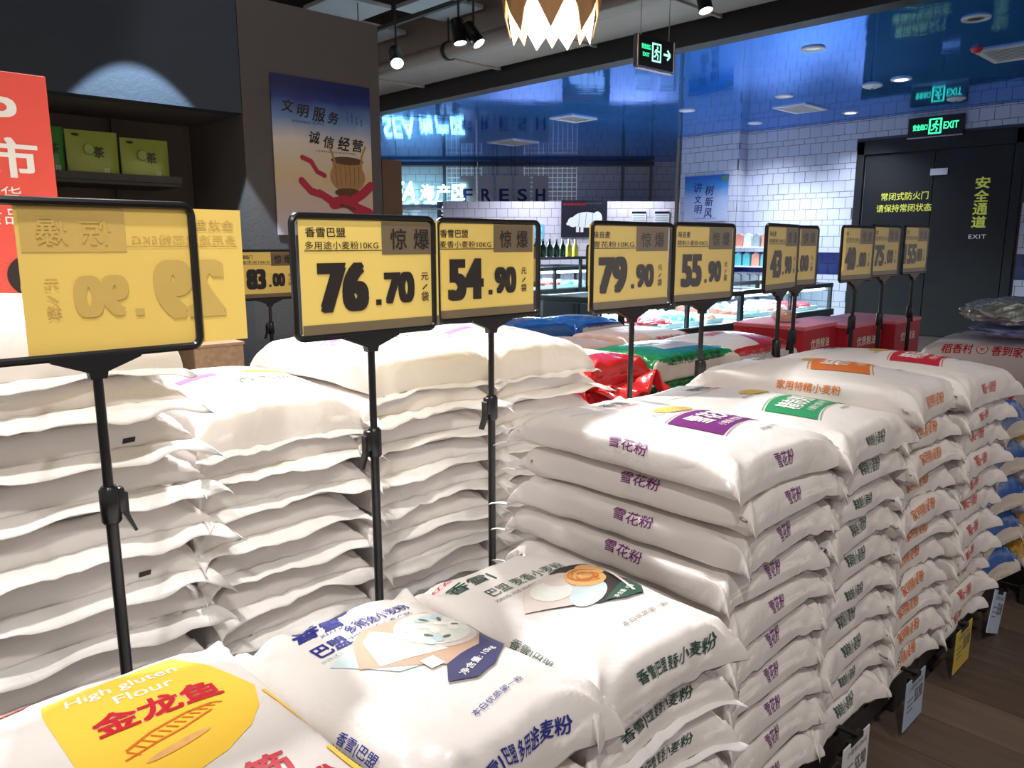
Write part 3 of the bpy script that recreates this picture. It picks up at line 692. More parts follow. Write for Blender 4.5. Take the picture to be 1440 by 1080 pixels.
# --- purple, green, orange and red lettered stacks
def column(word, ink, rib, kind, cx, y0, L, Wd, n, z0, pitch, T, seed, ew, what, grp, topT=.11, bulge=.03, toprot=0, tdx=0, big=1., rc=(.075, -.07)):
    top = proto('flour_bag', Wd+.02, L, topT, seed, W, flour_art(word, ink, endw=ew, kind=kind, rib=rib, top=True, big=big, rc=rc), bulge=bulge, flap=(.0, .028), wr=1.2, sag=.008)
    ps = [proto('flour_bag', Wd, L, T, seed+1+i, W, flour_art(word, ink, endw=ew), wr=1.5, flap=(.0, .028)) for i in range(3)]
    stack('c', ps, top, cx, y0, z0, n, pitch, ('%s lettered flour bag' % what, 'its aisle stack'), grp, seed, toprot=toprot, jx=.013, jy=.014, tilt=2.0,
          top_label='domed top bag of the %s lettered stack with a %s printed ribbon' % (what, what), dxs=[tdx])
column('雪花粉', 'ink_purple', 'ink_purple', '雪花粉', 1.255, .585, .54, .32, 10, .147, .0685, .069, 41, .105, 'purple', 'purple lettered flour bags', topT=.071, bulge=.006, big=1.4)
column('精制小麦粉', 'ink_darkgreen', 'ink_jade', '精制粉', 1.575, .575, .56, .32, 10, .147, .0670, .0675, 51, .15, 'green', 'green lettered flour bags', topT=.075, bulge=.012, big=1.35, rc=(.03, -.10))
column('家用特精小麦粉', 'ink_orange', 'ink_orange', '特精粉', 1.890, .565, .57, .30, 11, .147, .0630, .0635, 61, .18, 'orange', 'orange lettered flour bags', topT=.088, bulge=.020, toprot=R(3), big=1.7, rc=(.07, -.05))
column('精品一小麦粉', 'ink_red', 'ink_red', '精品粉', 2.215, .545, .57, .33, 11, .147, .0625, .063, 71, .16, 'red', 'red lettered flour bags', topT=.088, bulge=.020, toprot=R(-4), tdx=.02, big=1.5, rc=(.04, -.09))

# ================================================================== BACK ROW
mk('plastic_red', (206, 40, 44), rough=.22, var=.12, coat=.4, bump=.006, bscale=18); mk('plastic_green', (30, 132, 74), rough=.22, var=.12, coat=.4, bump=.006, bscale=18)
mk('plastic_blue', (24, 92, 172), rough=.2, var=.12, coat=.5, bump=.006, bscale=14); mk('plastic_clear', (226, 214, 204), rough=.2, var=.08, coat=.4, bump=.005, bscale=14)
mk('plastic_pink', (236, 204, 190), rough=.28, var=.1, coat=.3, bump=.006, bscale=14); mk('plastic_yellow', (226, 176, 70), rough=.3, var=.15, coat=.3); mk('rice_white', (226, 222, 222), rough=.4, var=.03, bump=.005, bscale=8)
def back_stack(cx, y0, Wd, L, n, pitch, T, seed, lb, grp, top=True, mark=False, dxs=None, bulge=.03, fl=.038, z0=.147):
    tp = proto('flour_bag', Wd, L, T*1.28, seed, W, back_art if top else None, bulge=bulge, flap=(fl*.5, .03), wr=1.1, sag=.01)
    ps = [proto('flour_bag', Wd, L, T, seed+1+i, W, code_mark if (mark and i == 1) else None, wr=.9, flap=(fl, .03), wave=.32, corner=1.1, drop=.1, endr=.6) for i in range(3)]
    stack('b', ps, tp, cx, y0, z0, n, pitch, ('plain white bag', lb), grp, seed, jx=.02, jy=.012, tilt=2.5, dxs=dxs)
back_stack(.335, 1.50, .42, .58, 10, .088, .089, 81, 'the tall far left stack', 'plain flour bags of the back row, left', top=False, mark=True, fl=.05)
back_stack(.755, 1.52, .37, .58, 9, .0750, .076, 186, 'the back row\'s second stack', 'plain flour bags of the back row, second stack')
back_stack(1.15, 1.50, .37, .58, 10, .0745, .0755, 191, 'the bright back-row stack left of centre', 'plain flour bags of the back row, third stack')
back_stack(1.55, 1.50, .37, .58, 10, .0735, .0745, 196, 'the back-row stack beside the red ends', 'plain flour bags of the back row, fourth stack')
# printed film bags further along
def film(name_art, ink, dy=.0, w=.30):
    def f(s):
        a = Art(); a.text(name_art, -s.side+.03, dy, w, .032, ink, .015, rot=-math.pi/2); a.text('优质', .0, .06, .10, .05, ink, .02, rot=-math.pi/2); return a
    return f
def pile(mats, region, art, cx, y0, z0, n, Wd, L, T, pitch, seed, lb, stk, grp, rz=0, fm=None, bulge=.02, fl=(.03, .03), wr=1.3, wave=1.):
    p = proto('rice_bag', Wd, L, T, seed, mats, art, region, fm or mats[0], bulge=bulge, flap=fl, wr=wr, wave=wave, nu=56, nv=56)
    rng = random.Random(seed)
    for k in range(n):
        o = p if k == 0 else copy_tree(p); o.location = (cx+rng.uniform(-.015, .015), y0+(Wd if abs(math.sin(rz)) > .7 else L)/2, z0+pitch*k)
        o.rotation_euler = (0, 0, rz+R(rng.uniform(-3, 3))); i = n-1-k
        lb2 = '%s, %s of %s' % (lb, ORD[i], stk)
        if len(lb2.split()) > 16: print('LONG', lb2)
        tag(o, lb2, 'rice bag', grp)
PR, PG, PB, PC, PP, RW = [M[k] for k in ('plastic_red', 'plastic_green', 'plastic_blue', 'plastic_clear', 'plastic_pink', 'rice_white')]
end_red = lambda u, v, w_: 0 if v < -.45 else 1
pile([PR, RW], end_red, None, 1.93, 1.50, .147, 8, .28, .40, .090, .082, 101, 'red ended rice bag', 'the crumpled red stack', 'red ended rice bags', fl=(.07, .03), wr=2.6, wave=1.6)
band = lambda u, v, w_: 0 if (w_ > .62 and (u < -.55 or v > .35) and u > -.98) or (w_ > .8 and v < -.75) else 1
pile([PG, PC, RW], band, film('五常大米 东北 五常', 'ink_darkgreen'), 2.36, 1.50, .147, 7, .36, .52, .098, .092, 105, 'cream rice bag with green band', 'its stack behind the signs', 'green banded rice bags', rz=math.pi/2)
pile([PR, RW], lambda u, v, w_: 0 if (v < .0 and w_ > .7) or (w_ > .55 and u < -.9) else 1, film('东北香米', 'ink_red'), 2.86, 1.52, .147, 6, .40, .56, .115, .104, 109, 'red banded white rice bag', 'its stack', 'red banded rice bags', rz=math.pi/2, bulge=.03)
pile([PP, RW, PR], lambda u, v, w_: 2 if -.92 < v < -.78 else (0 if v > .25 or w_ < .3 else 1), film('香软大米', 'ink_red', -.06, .2), 3.10, 2.18, .147, 6, .38, .55, .105, .098, 113, 'pink and white rice bag', 'its stack', 'pink and white rice bags', rz=math.pi/2, fl=(.04, .04), wr=1.8)
pile([PP, RW, PR], lambda u, v, w_: 0, None, 2.62, 2.20, .147, 6, .36, .40, .105, .096, 117, 'plain pale pink rice bag', 'its stack', 'plain pink rice bags', rz=math.pi/2, wr=2)
pile([PB, RW], lambda u, v, w_: 0 if w_ > .62 or v > .6 else 1, film('长粒香米', 'ink_blue', .0, .2), 3.32, 2.78, .147, 6, .36, .46, .105, .1, 121, 'white rice bag with blue top', 'the farthest stack', 'blue topped rice bags', rz=math.pi/2)
pile([PB, RW], lambda u, v, w_: 0, None, 2.84, 2.74, .147, 6, .38, .44, .11, .104, 125, 'deep blue film rice bag', 'the far blue stack', 'deep blue rice bags', rz=math.pi/2, wr=1.8)
pile([PR, RW], lambda u, v, w_: 0 if v < .1 and w_ < .7 else 1, None, 2.38, 2.62, .147, 6, .36, .38, .11, .1, 129, 'white rice bag with red film end', 'its far stack', 'far red and white rice bags', wr=2.2)
pile([RW, PG, PB], lambda u, v, w_: 1 if u < -.6 else (2 if v > .5 else 0), None, 1.93, 2.35, .147, 6, .36, .5, .11, .1, 133, 'white rice bag with green edge', 'its stack', 'green edged rice bags', rz=math.pi/2, wr=2)
# right end of the front row: blue film bags, red and yellow ones
pile([PB, PC], lambda u, v, w_: 0 if (w_ > .45 and v < .9 and u > -.9) else 1, None, 2.58, .56, .147, 5, .32, .54, .112, .112, 141, 'clear film rice bag with blue top', 'its aisle stack', 'blue film rice bags on the aisle', wr=1.0, fl=(0, .02))
pile([M['plastic_yellow'], PR, RW], lambda u, v, w_: 0 if w_ > .5 and u < 0 else (1 if u > .2 else 2), None, 2.88, .54, .147, 5, .28, .5, .1, .093, 145, 'red and yellow film rice bag', 'its aisle stack', 'red and yellow rice bags', wr=2.2)
def sack_art(s):
    a = Art(); u = -s.side+.055
    a.text('稻香村', u, .235, .105, .042, 'ink_red', .02, rot=-math.pi/2); a.text('香到家', u, .065, .105, .042, 'ink_red', .02, rot=-math.pi/2)
    a.ell(u, .150, .020, .020, 'ink_red', 0); a.ell(u, .150, .017, .017, 'ink_white', 1); a.text('米', u, .150, .022, .022, 'ink_red', .01, rot=-math.pi/2, layer=2)
    return a
t0 = proto('rice_sack', .48, .80, .168, 151, M['rice_white'], sack_art, bulge=.02, flap=(.02, .03), wr=1.6, sag=.01)
for k in range(4):
    o = t0 if k == 0 else copy_tree(t0); o.location = (3.50+.02*(k % 2), .76-.02*k, .147+.165*k); o.rotation_euler = (0, 0, R([2, -2, 1, -3][k]))
    tag(o, 'large rice sack with red lettering, %s of the far right stack' % ORD[3-k], 'rice sack', 'large rice sacks at the far right')
# crumpled packs lying on the rice sacks
def lump(name, loc, dim, seed, m, lb, cat, amp=.35, fr=7, group=None, rz=0):
    bm = bmesh.new(); bmesh.ops.create_icosphere(bm, subdivisions=4, radius=1); rng = np.random.RandomState(seed)
    C = np.array([v.co[:] for v in bm.verts]); d = np.zeros(len(C))
    for _ in range(9):
        k = rng.normal(size=3)*fr/2; d += np.abs(np.sin(C@k+rng.uniform(0, 6)))-.6
    C = C*(1+amp*d[:, None]/9*1.6); C[:, 2] = np.clip(C[:, 2], -.75, 2)
    C = C*np.array(dim)/2; C[:, 2] -= C[:, 2].min()
    for v, c in zip(bm.verts, C): v.co = c
    me = bpy.data.meshes.new(name); bm.to_mesh(me); bm.free(); me.materials.append(m); o = bpy.data.objects.new(name, me); COL.objects.link(o); o.location = loc; o.rotation_euler = (0, 0, rz)
    if lb: tag(o, lb, cat, group)
    return o
foil = mk('foil_film', (196, 206, 204), rough=.12, metal=.6, var=.4, scale=30, bump=.02, bscale=30); mk('film_lilac', (150, 160, 216), rough=.2, var=.2, bump=.01, bscale=30, coat=.5)
lump('snack_pack', (3.42, .76, .880), (.36, .40, .11), 3, foil, 'crumpled clear and silver film pack on top of the large rice sacks', 'package', fr=9, amp=.5)
lump('snack_pack', (3.43, .74, .832), (.34, .40, .05), 5, M['film_lilac'], 'flat lilac film pack under the crumpled silver one', 'package', fr=9, amp=.4)
# red cartons
mk('carton_red', (186, 34, 52), rough=.4, var=.06); mk('carton_pink', (230, 130, 146), rough=.4)
for i, (x, y, z, lb) in enumerate([(3.42, 1.72, .60, 'red carton with white lettering and pink lid, left one behind the signs'), (3.80, 1.66, .585, 'red carton with pink lid, middle one behind the signs'), (4.16, 1.60, .585, 'dark red carton at the right end of the carton row'),
                                   (3.60, 1.72, .36, 'red carton of the lower layer, left'), (4.05, 1.68, .36, 'red carton of the lower layer, right'), (3.8, 1.7, .147, 'red carton standing on the pallet')]):
    wd = .36 if i < 3 else (.42 if i < 5 else 1.0); hh = .22 if i < 3 else .21
    t = empty('carton', (x, y, z)); t.rotation_euler = (0, 0, R([2, -2, 1, 0, 0, 0][i])); tag(t, lb, 'carton', 'red cartons behind the signs')
    MB().box((0, 0, hh/2-.004), (wd-.01, .34, hh-.012), bev=.004).build('box_body', M['carton_red'], t); MB().box((0, 0, hh-.012), (wd-.005, .345, .018), bev=.003).build('lid', M['carton_pink'], t)
    a = Art(); a.text('优质粮油', 0, hh*.6, .2, .045, 'ink_white', .01); a.build('lettering', FRONT((0, -.170, 0)), t)
lump('plush_pack', (3.40, 1.72, .822), (.12, .10, .06), 8, M['plastic_pink'], 'small pale pink packet on the left red carton', 'package')

# ================================================================== PRICE SIGNS
def rrect(w_, h_, r, z=0, n=5):
    P = []
    for cx, cz, a0 in ((w_/2-r, h_/2-r, 0), (-w_/2+r, h_/2-r, 90), (-w_/2+r, -h_/2+r, 180), (w_/2-r, -h_/2+r, 270)):
        for i in range(n+1):
            q = R(a0+90*i/n); P.append((cx+r*math.cos(q), 0, cz+r*math.sin(q)))
    return P
film_m = bpy.data.materials.new('clear_sleeve'); film_m.use_nodes = True; nt = film_m.node_tree; nt.nodes.clear()
o_ = nt.nodes.new('ShaderNodeOutputMaterial'); mx = nt.nodes.new('ShaderNodeMixShader'); tr = nt.nodes.new('ShaderNodeBsdfTransparent'); gl = nt.nodes.new('ShaderNodeBsdfGlossy'); fz = nt.nodes.new('ShaderNodeFresnel')
tcx = nt.nodes.new('ShaderNodeTexCoord'); nzx = nt.nodes.new('ShaderNodeTexNoise'); nzx.inputs['Scale'].default_value = 9; bpx = nt.nodes.new('ShaderNodeBump'); bpx.inputs['Distance'].default_value = .0012
nt.links.new(tcx.outputs['Object'], nzx.inputs['Vector']); nt.links.new(nzx.outputs[0], bpx.inputs['Height']); nt.links.new(bpx.outputs[0], gl.inputs['Normal'])
gl.inputs['Roughness'].default_value = .06; fz.inputs[0].default_value = 1.35; ml = nt.nodes.new('ShaderNodeMath'); ml.operation = 'MULTIPLY'; ml.inputs[1].default_value = .15; nt.links.new(fz.outputs[0], ml.inputs[0]); nt.links.new(ml.outputs[0], mx.inputs[0]); nt.links.new(tr.outputs[0], mx.inputs[1]); nt.links.new(gl.outputs[0], mx.inputs[2]); nt.links.new(mx.outputs[0], o_.inputs[0])
M['clear_sleeve'] = film_m
def price_art(w_, h_, l1, l2, big, small, unit=True, mirror=False):
    a = Art(); s = -1 if mirror else 1; K = 'ink_faint' if mirror else 'ink_black'
    tx = lambda t, x, y, w1, h1, b=0, m=K, ly=1: a.text(t, x*s, y, w1*s, h1, m, b, 0, ly)
    X = lambda f: -w_/2+w_*f; Y = lambda f: -h_/2+h_*f
    n1 = len(l1)*.066; tx(l1, X(.04+n1/2), Y(.885), w_*n1, h_*.082, .012)
    tx(l2, X(.035+.50/2), Y(.775), w_*.50, h_*.070, .004)
    a.rect(min(s*X(.03), s*X(.56)), Y(.725), max(s*X(.03), s*X(.56)), Y(.732), K, 1)
    a.rect(min(s*X(.56), s*X(.985)), Y(.69), max(s*X(.56), s*X(.985)), Y(.985), 'ink_faint' if mirror else 'paper_grey', 0)
    tx('惊', X(.685), Y(.83), w_*.125, h_*.19, .015, ly=2); tx('爆', X(.865), Y(.83), w_*.125, h_*.19, .015, ly=2)
    wb = .17*len(big)+.01
    tx(big, X(.10+wb/2+(.36-wb)*.5), Y(.41), w_*wb, h_*.47, .105)
    a.rect(min(s*X(.505), s*X(.545)), Y(.235), max(s*X(.505), s*X(.545)), Y(.285), K, 1)
    tx(small, X(.685), Y(.385), w_*.235, h_*.31, .10)
    if unit:
        tx('元', X(.885), Y(.48), w_*.06, h_*.07, .01); tx('/', X(.885), Y(.38), w_*.05, h_*.045, .01); tx('袋', X(.885), Y(.29), w_*.06, h_*.09, .01)
    if not mirror: a.rect(X(.0), Y(.0), X(1), Y(.095), 'paper_grey', 0)
    return a
def price_sign(cx, y, top, l1, l2, big, small, lb, w_=.315, h_=.225, rz=0, pdx=0., clamp_z=.80, mirror=False, pw=None, side=1, clr=-1, curl=False, grp='price signs on black stands'):
    t = empty('price_sign', (cx, y, 0)); t.rotation_euler = (0, 0, rz); tag(t, lb, 'price sign', grp); zc = top-h_/2
    fr = MB().tube([(p[0], p[1], p[2]+zc) for p in rrect(w_-.01, h_-.01, .014)], .0062, 8, closed=True).build('frame', M['black_plastic'], t, True)
    fr.scale = (1, 1, 1)
    pw = pw or w_-.022; ph = h_-.018; yb = .004 if mirror else .0
    if not curl: MB().box((pdx, yb, zc), (pw, .0012, ph)).build('paper_sheet', M['paper_back' if mirror else 'paper_yellow'], t)
    else:
        V_ = []; n_ = 16
        for i in range(n_+1):
            u = -pw/2-.05+(pw+.05)*i/n_; b_ = max(0, (-pw/2+.02-u))/.07; V_ += [(u, yb-.035*b_**2, zc-ph/2+.05*b_), (u, yb-.035*b_**2, zc+ph/2-.006*b_)]
        mesh_obj('paper_sheet', V_, [(2*i, 2*i+2, 2*i+3, 2*i+1) for i in range(n_)], M['paper_yellow'], t, True)
    price_art(pw, ph, l1, l2, big, small, mirror=mirror).build('lettering', FRONT((pdx, yb-.0008, zc)), t)
    if not mirror: MB().box((0, -.0055, zc), (w_-.02, .0004, h_-.02)).build('clear_sleeve', film_m, t)
    else: MB().box((0, -.004, zc), (w_-.02, .0004, h_-.02)).build('clear_sleeve', film_m, t)
    zb = top-h_
    MB().prism([(-.062, zb+.004), (.062, zb+.004), (.060, zb-.002), (.013, zb-.020), (.011, zb-.030), (-.011, zb-.030), (-.013, zb-.020), (-.060, zb-.002)], -.008, .008).build('bracket', M['black_plastic'], t)
    MB().tube([(0, 0, zb-.025), (0, 0, clamp_z+.01)], .0072, 12).build('upper_pole', M['black_plastic'], t, True)
    MB().tube([(0, 0, clamp_z), (0, 0, .02)], .0088, 12).build('lower_pole', M['black_plastic'], t, True)
    cl = MB().lathe([(.0, .028), (.010, .028), (.0145, .022), (.0145, -.026), (.012, -.030), (0, -.030)], (0, 0, clamp_z), 16).box((clr*.012, 0, clamp_z+.004), (.016, .018, .040), bev=.004).build('clamp', M['black_plastic'], t, True)
    MB().prism([(clr*.014, clamp_z+.018), (clr*.024, clamp_z+.014), (clr*.024, clamp_z-.020), (clr*.034, clamp_z-.048), (clr*.030, clamp_z-.050), (clr*.016, clamp_z-.020)], -.007, .007).build('lever', M['black_plastic'], cl)
    MB().lathe([(0, .022), (.02, .022), (.09, .008), (.095, .001), (0, .001)], (0, 0, 0), 24).build('foot', M['black_plastic'], t, True)
    return t
price_sign(.325, 1.215, 1.241, '金龙鱼', '多用途麦芯粉5KG', '29', '.9'[1:]+'0', 'price sign seen from behind, yellow sheet with pale mirrored figures, far left', mirror=True, pdx=.075, pw=.315, clr=1, clamp_z=.795)
price_sign(.808, 1.235, 1.232, '香雪巴盟', '多用途小麦粉10KG', '76', '70', 'yellow price sign reading 76.70 in a black frame, frontmost', pdx=.012, pw=.305, clr=-1, clamp_z=.80)
price_sign(1.175, 1.30, 1.233, '香雪巴盟', '麦香小麦粉10KG', '54', '90', 'yellow price sign reading 54.90 right behind the 76.70 one', pdx=-.010, clr=-1, clamp_z=.805)
price_sign(1.60, 1.225, 1.233, '味自麦', '雪花粉10KG', '79', '90', 'yellow price sign reading 79.90 right of the centre, in a black frame', w_=.34, pdx=-.012, pw=.325, clr=1, clamp_z=.74)
price_sign(1.92, 1.22, 1.236, '味自麦', '精制小麦粉10KG', '55', '90', 'yellow price sign reading 55.90 in a black frame', clr=1, clamp_z=.82)
price_sign(2.46, 1.265, 1.243, '味自麦', '特精粉10KG', '43', '90', 'price sign reading 43.90 turned aside', clr=1, clamp_z=.83, rz=R(8), pdx=.01)
price_sign(2.715, 1.335, 1.243, '味自麦', '精品一粉10KG', '71', '00', 'price sign whose visible part reads 1.00, just right of the 43.90 one', clr=-1, clamp_z=.84)
price_sign(3.20, 1.32, 1.25, '响水', '稻花香米10KG', '40', '00', 'price sign reading 40.00 with its sheet curling out at the left', clr=-1, clamp_z=.86, curl=True)
price_sign(3.54, 1.34, 1.258, '五常', '长粒香米10KG', '75', '00', 'price sign reading 75.00 before the fire door', clr=1, clamp_z=.85)
price_sign(3.90, 1.34, 1.262, '东北', '珍珠米10KG', '155', '80', 'price sign reading 155.80, rightmost of the row', clr=1, clamp_z=.86)
# the second row of signs, further back
price_sign(1.625, 3.3, 1.152, '福临门', '猫牙米10KG', '83', '00', 'small bright yellow price sign reading 83.00 before the column', w_=.29, h_=.225, clr=-1, clamp_z=.80, grp='price signs of the far row')
price_sign(1.33, 3.3, 1.152, '福临门', '丝苗米10KG', '76', '00', 'yellow price sign mostly hidden by the blank-backed sheet', w_=.29, clr=-1, clamp_z=.80, grp='price signs of the far row')
price_sign(1.94, 3.3, 1.152, '金健', '长粒米10KG', '71', '00', 'yellow far price sign hidden behind the 76.70 sign', w_=.29, clr=-1, clamp_z=.80, grp='price signs of the far row')
price_sign(3.21, 3.3, 1.17, '香满园', '珍珠米10KG', '69', '90', 'far price sign peeping out right of the 54.90 sign', w_=.31, h_=.25, clr=-1, clamp_z=.55, grp='price signs of the far row')
price_sign(3.97, 3.3, 1.17, '泰香', '茉莉香米10KG', '89', '90', 'far price sign peeping out left of the 79.90 sign', w_=.31, h_=.30, clr=-1, clamp_z=.55, grp='price signs of the far row')

# ================================================================== SHELF TAGS AT THE PALLET EDGE
mk('tag_bluegrey', (168, 184, 206), rough=.4); mk('tag_white', (222, 222, 226), rough=.4); mk('tag_yellow', (196, 170, 70), rough=.5); mk('tag_red', (200, 40, 60), rough=.4); mk('tag_paleblue', (186, 206, 232), rough=.3)
def shelf_tag(x, z, wd, hh, key, lb, red=False, rot=0, y=.548):
    t = empty('price_tag', (x, y, z)); t.rotation_euler = (0, R(rot), 0); tag(t, lb, 'price tag', 'price tags at the pallet edge')
    MB().box((0, 0, -hh/2), (wd, .003, hh), bev=.0008).build('card', M[key], t); MB().box((0, .004, -.006), (wd*.5, .012, .014), bev=.002).build('clip', M['black_plastic'], t)
    MB().box((0, .018, .004), (.012, .045, .006), bev=.001).build('hook', M['black_plastic'], t)
    a = Art()
    if red: a.rect(-wd/2+.004, -hh+.004, 0, -hh*.5, 'tag_red', 0); a.text('特价', -wd/4, -hh*.75, wd*.3, .025, 'ink_white', .02, layer=1)
    a.text('小麦粉10KG', .0, -.022, wd*.75, .014, 'ink_grey', .0); a.text('55.90', wd*.18, -hh*.42, wd*.42, .035, 'ink_grey', .03)
    for i in range(3): a.rect(-wd*.4, -.05-.014*i, -wd*.1, -.053-.014*i, 'ink_grey', 1)
    a.build('lettering', FRONT((0, -.0017, 0)), t)
shelf_tag(1.52, .165, .13, .15, 'tag_white', 'white and red price card hanging under the green lettered stack', True)
shelf_tag(1.86, .165, .12, .125, 'tag_bluegrey', 'grey blue price card hanging under the orange lettered stack')
shelf_tag(2.22, .160, .13, .12, 'tag_yellow', 'dull yellow price card under the red lettered stack')
shelf_tag(2.56, .150, .14, .13, 'tag_paleblue', 'pale blue price card hanging askew under the blue film bags', rot=22)
shelf_tag(2.95, .165, .12, .13, 'tag_bluegrey', 'pale price card at the right edge under the yellow and red bags')
# ================================================================== POSTERS
def gradient_mat(name, stops, axis='Z', lo=0, hi=1, rough=.35, nz=.0):
    m = bpy.data.materials.new(name); m.use_nodes = True; nt = m.node_tree; N = nt.nodes; L = nt.links; b = N['Principled BSDF']; b.inputs['Roughness'].default_value = rough
    tc = N.new('ShaderNodeTexCoord'); sx = N.new('ShaderNodeSeparateXYZ'); L.new(tc.outputs['Object'], sx.inputs[0]); mr = N.new('ShaderNodeMapRange'); mr.inputs[1].default_value = lo; mr.inputs[2].default_value = hi
    L.new(sx.outputs[axis], mr.inputs[0]); cr = N.new('ShaderNodeValToRGB'); e = cr.color_ramp.elements
    e[0].position = stops[0][0]; e[0].color = (*srgb(*stops[0][1]), 1); e[1].position = stops[-1][0]; e[1].color = (*srgb(*stops[-1][1]), 1)
    for p, c in stops[1:-1]: q = e.new(p); q.color = (*srgb(*c), 1)
    nn = N.new('ShaderNodeTexNoise'); nn.inputs['Scale'].default_value = 5; L.new(tc.outputs['Object'], nn.inputs['Vector']); ad = N.new('ShaderNodeMath'); ad.operation = 'MULTIPLY_ADD'; ad.inputs[1].default_value = nz; 
    L.new(nn.outputs[0], ad.inputs[0]); L.new(mr.outputs[0], ad.inputs[2]); L.new(ad.outputs[0], cr.inputs[0]); L.new(cr.outputs[0], b.inputs['Base Color']); M[name] = m; return m
gm = gradient_mat('poster_print', [(0, (206, 204, 212)), (.25, (214, 190, 178)), (.45, (222, 196, 150)), (.66, (226, 216, 200)), (.80, (112, 150, 200)), (.93, (24, 52, 128)), (1, (14, 34, 96))], lo=-.47, hi=.47, nz=.12)
t = empty('poster', (2.61, 4.44, 1.70)); tag(t, 'large poster on the grey column, blue sky over a golden pot with red ribbon', 'poster')
MB().box((0, 0, 0), (.69, .006, .94)).build('sheet', gm, t)
mk('pot_gold', (176, 132, 76), rough=.4, var=.25, scale=30); mk('ribbon_red', (186, 30, 62), rough=.4, var=.15); mk('pot_dark', (96, 64, 36), rough=.5)
a = Art(); bk_ = 'ink_black'
for ch, x, y, s_ in (('文', -.24, .295, .075), ('明', -.14, .275, .075), ('服', -.03, .265, .085), ('务', .07, .255, .075)): a.text(ch, x, y, s_, s_, bk_, .03, rot=-.05, shear=.15)
for ch, x, y, s_ in (('诚', -.07, .125, .075), ('信', .03, .105, .075), ('经', .14, .105, .085), ('营', .24, .10, .08)): a.text(ch, x, y, s_, s_, bk_, .03, rot=-.05, shear=.15)
a.text('WENMING FUWU', -.11, .21, .22, .016, bk_, 0); a.text('CHENGXIN JINGYING', .08, .045, .28, .014, bk_, 0)
for i in range(4): a.text('诚信'if i % 2 else '文明', .17+.035*i, .28-.012*i, .045+.01*(3-i), .012, bk_, 0, rot=-math.pi/2)
a.ell(.16, -.10, .13, .10, 'pot_gold', 0); a.rect(.05, -.08, .27, .0, 'pot_gold', 0); a.ell(.16, .0, .12, .025, 'pot_dark', 1); a.line([(.02, .10), (.05, .04), (.07, -.02)], .014, 'pot_gold', 1); a.line([(.30, .10), (.27, .04), (.26, -.02)], .014, 'pot_gold', 1)
for i in range(6): a.line([(.07+.035*i, -.03), (.08+.032*i, -.16)], .003, 'pot_dark', 1)
a.ell(.16, -.2, .10, .03, 'pot_dark', 0)
def rib(pts, wd, m='ribbon_red', ly=3): a.line(pts, wd, m, ly); [a.ell(p[0], p[1], wd/2, wd/2, m, ly, n=12) for p in pts]
rib([(-.16, .0), (-.10, -.02), (-.06, -.08), (-.01, -.10)], .03); rib([(-.17, -.14), (-.11, -.20), (-.03, -.22), (.05, -.27)], .045); rib([(.05, -.27), (.14, -.25), (.22, -.30), (.31, -.33)], .075); rib([(.2, -.24), (.27, -.2), (.33, -.15)], .06); rib([(-.05, -.20), (.03, -.24)], .03)
rib([(.1, -.28), (.2, -.30)], .02, 'pot_dark', 5)
a.text('投诉举报电话：12315', -.15, -.40, .26, .022, bk_, 0)
a.build('print', FRONT((0, -.0031, 0)), t, cell=None, step=.0003)
g2 = gradient_mat('poster_sky', [(0, (206, 216, 240)), (.55, (178, 196, 232)), (.8, (70, 140, 206)), (1, (24, 98, 186))], lo=-.35, hi=.35, nz=.15)
t = empty('poster', (10.50, 6.70, 1.855)); tag(t, 'small blue sky poster with brush lettering on the white tiled pillar', 'poster')
MB().box((0, 0, 0), (.012, .76, .68)).build('sheet', g2, t); a = Art()
mk('ink_brush', (28, 44, 110), rough=.5); mk('leaf_green', (90, 130, 60), rough=.5)
for ch, x, y, s_ in (('讲', -.14, .17, .15), ('文', -.13, -.01, .12), ('明', -.12, -.16, .13), ('树', .07, .12, .15), ('新', .07, -.05, .14), ('风', .06, -.22, .14)): a.text(ch, x, y, s_, s_, 'ink_brush', .02, shear=.1)
a.text('讲文明树新风 共建和谐', .0, -.30, .4, .02, 'ink_brush', 0)
for i in range(7): a.ell(.30+.03*(i % 3), .30-.025*(i//3), .03, .012, 'leaf_green', 1, rot=i)
a.build('print', WM((-.0062, 0, 0)), t)
# red promotion board at the left, on its own stand
mk('board_red', (244, 92, 78), rough=.45, var=.02)
t = empty('promotion_board', (.30, 2.25, 0)); tag(t, 'red promotion board with white lettering and a drawn figure, left edge', 'sign board')
MB().box((0, 0, 1.245), (.50, .008, .68), bev=.002).build('board', M['board_red'], t)
MB().tube([(0, .012, .92), (0, .012, .02)], .012, 12).build('pole', M['black_plastic'], t, True); MB().lathe([(0, .02), (.13, .012), (.14, .001), (0, .001)], seg=24).build('foot', M['black_plastic'], t, True)
a = Art(); a.text('VIP', .085, 1.485, .19, .085, 'ink_white', .05); a.text('超市', .10, 1.385, .23, .098, 'ink_white', .045)
a.text('百货', .125, 1.295, .09, .042, 'ink_white', .0); a.text('食品', .125, 1.245, .09, .04, 'ink_white', .0)
a.ell(.17, 1.10, .050, .05, 'ink_black', 1); a.ell(.19, 1.07, .045, .04, 'ink_skin', 2); a.ell(.205, 1.085, .012, .012, 'ink_black', 3); a.ell(.21, 1.05, .010, .006, 'ink_red', 3)
a.ell(.18, 1.00, .06, .055, 'ink_blue', 2); a.ell(.14, .98, .05, .05, 'ink_jade', 3); a.ell(.19, .955, .055, .03, 'ink_skin', 4); a.ell(.20, .975, .03, .018, 'ink_orange', 5)
a.rect(-.25, .905, .25, .935, 'ink_white', 1); a.build('print', FRONT((0, -.0043, 0)), t)
t = empty('background', (0, 0, 0)); bpy.data.objects.remove(t)

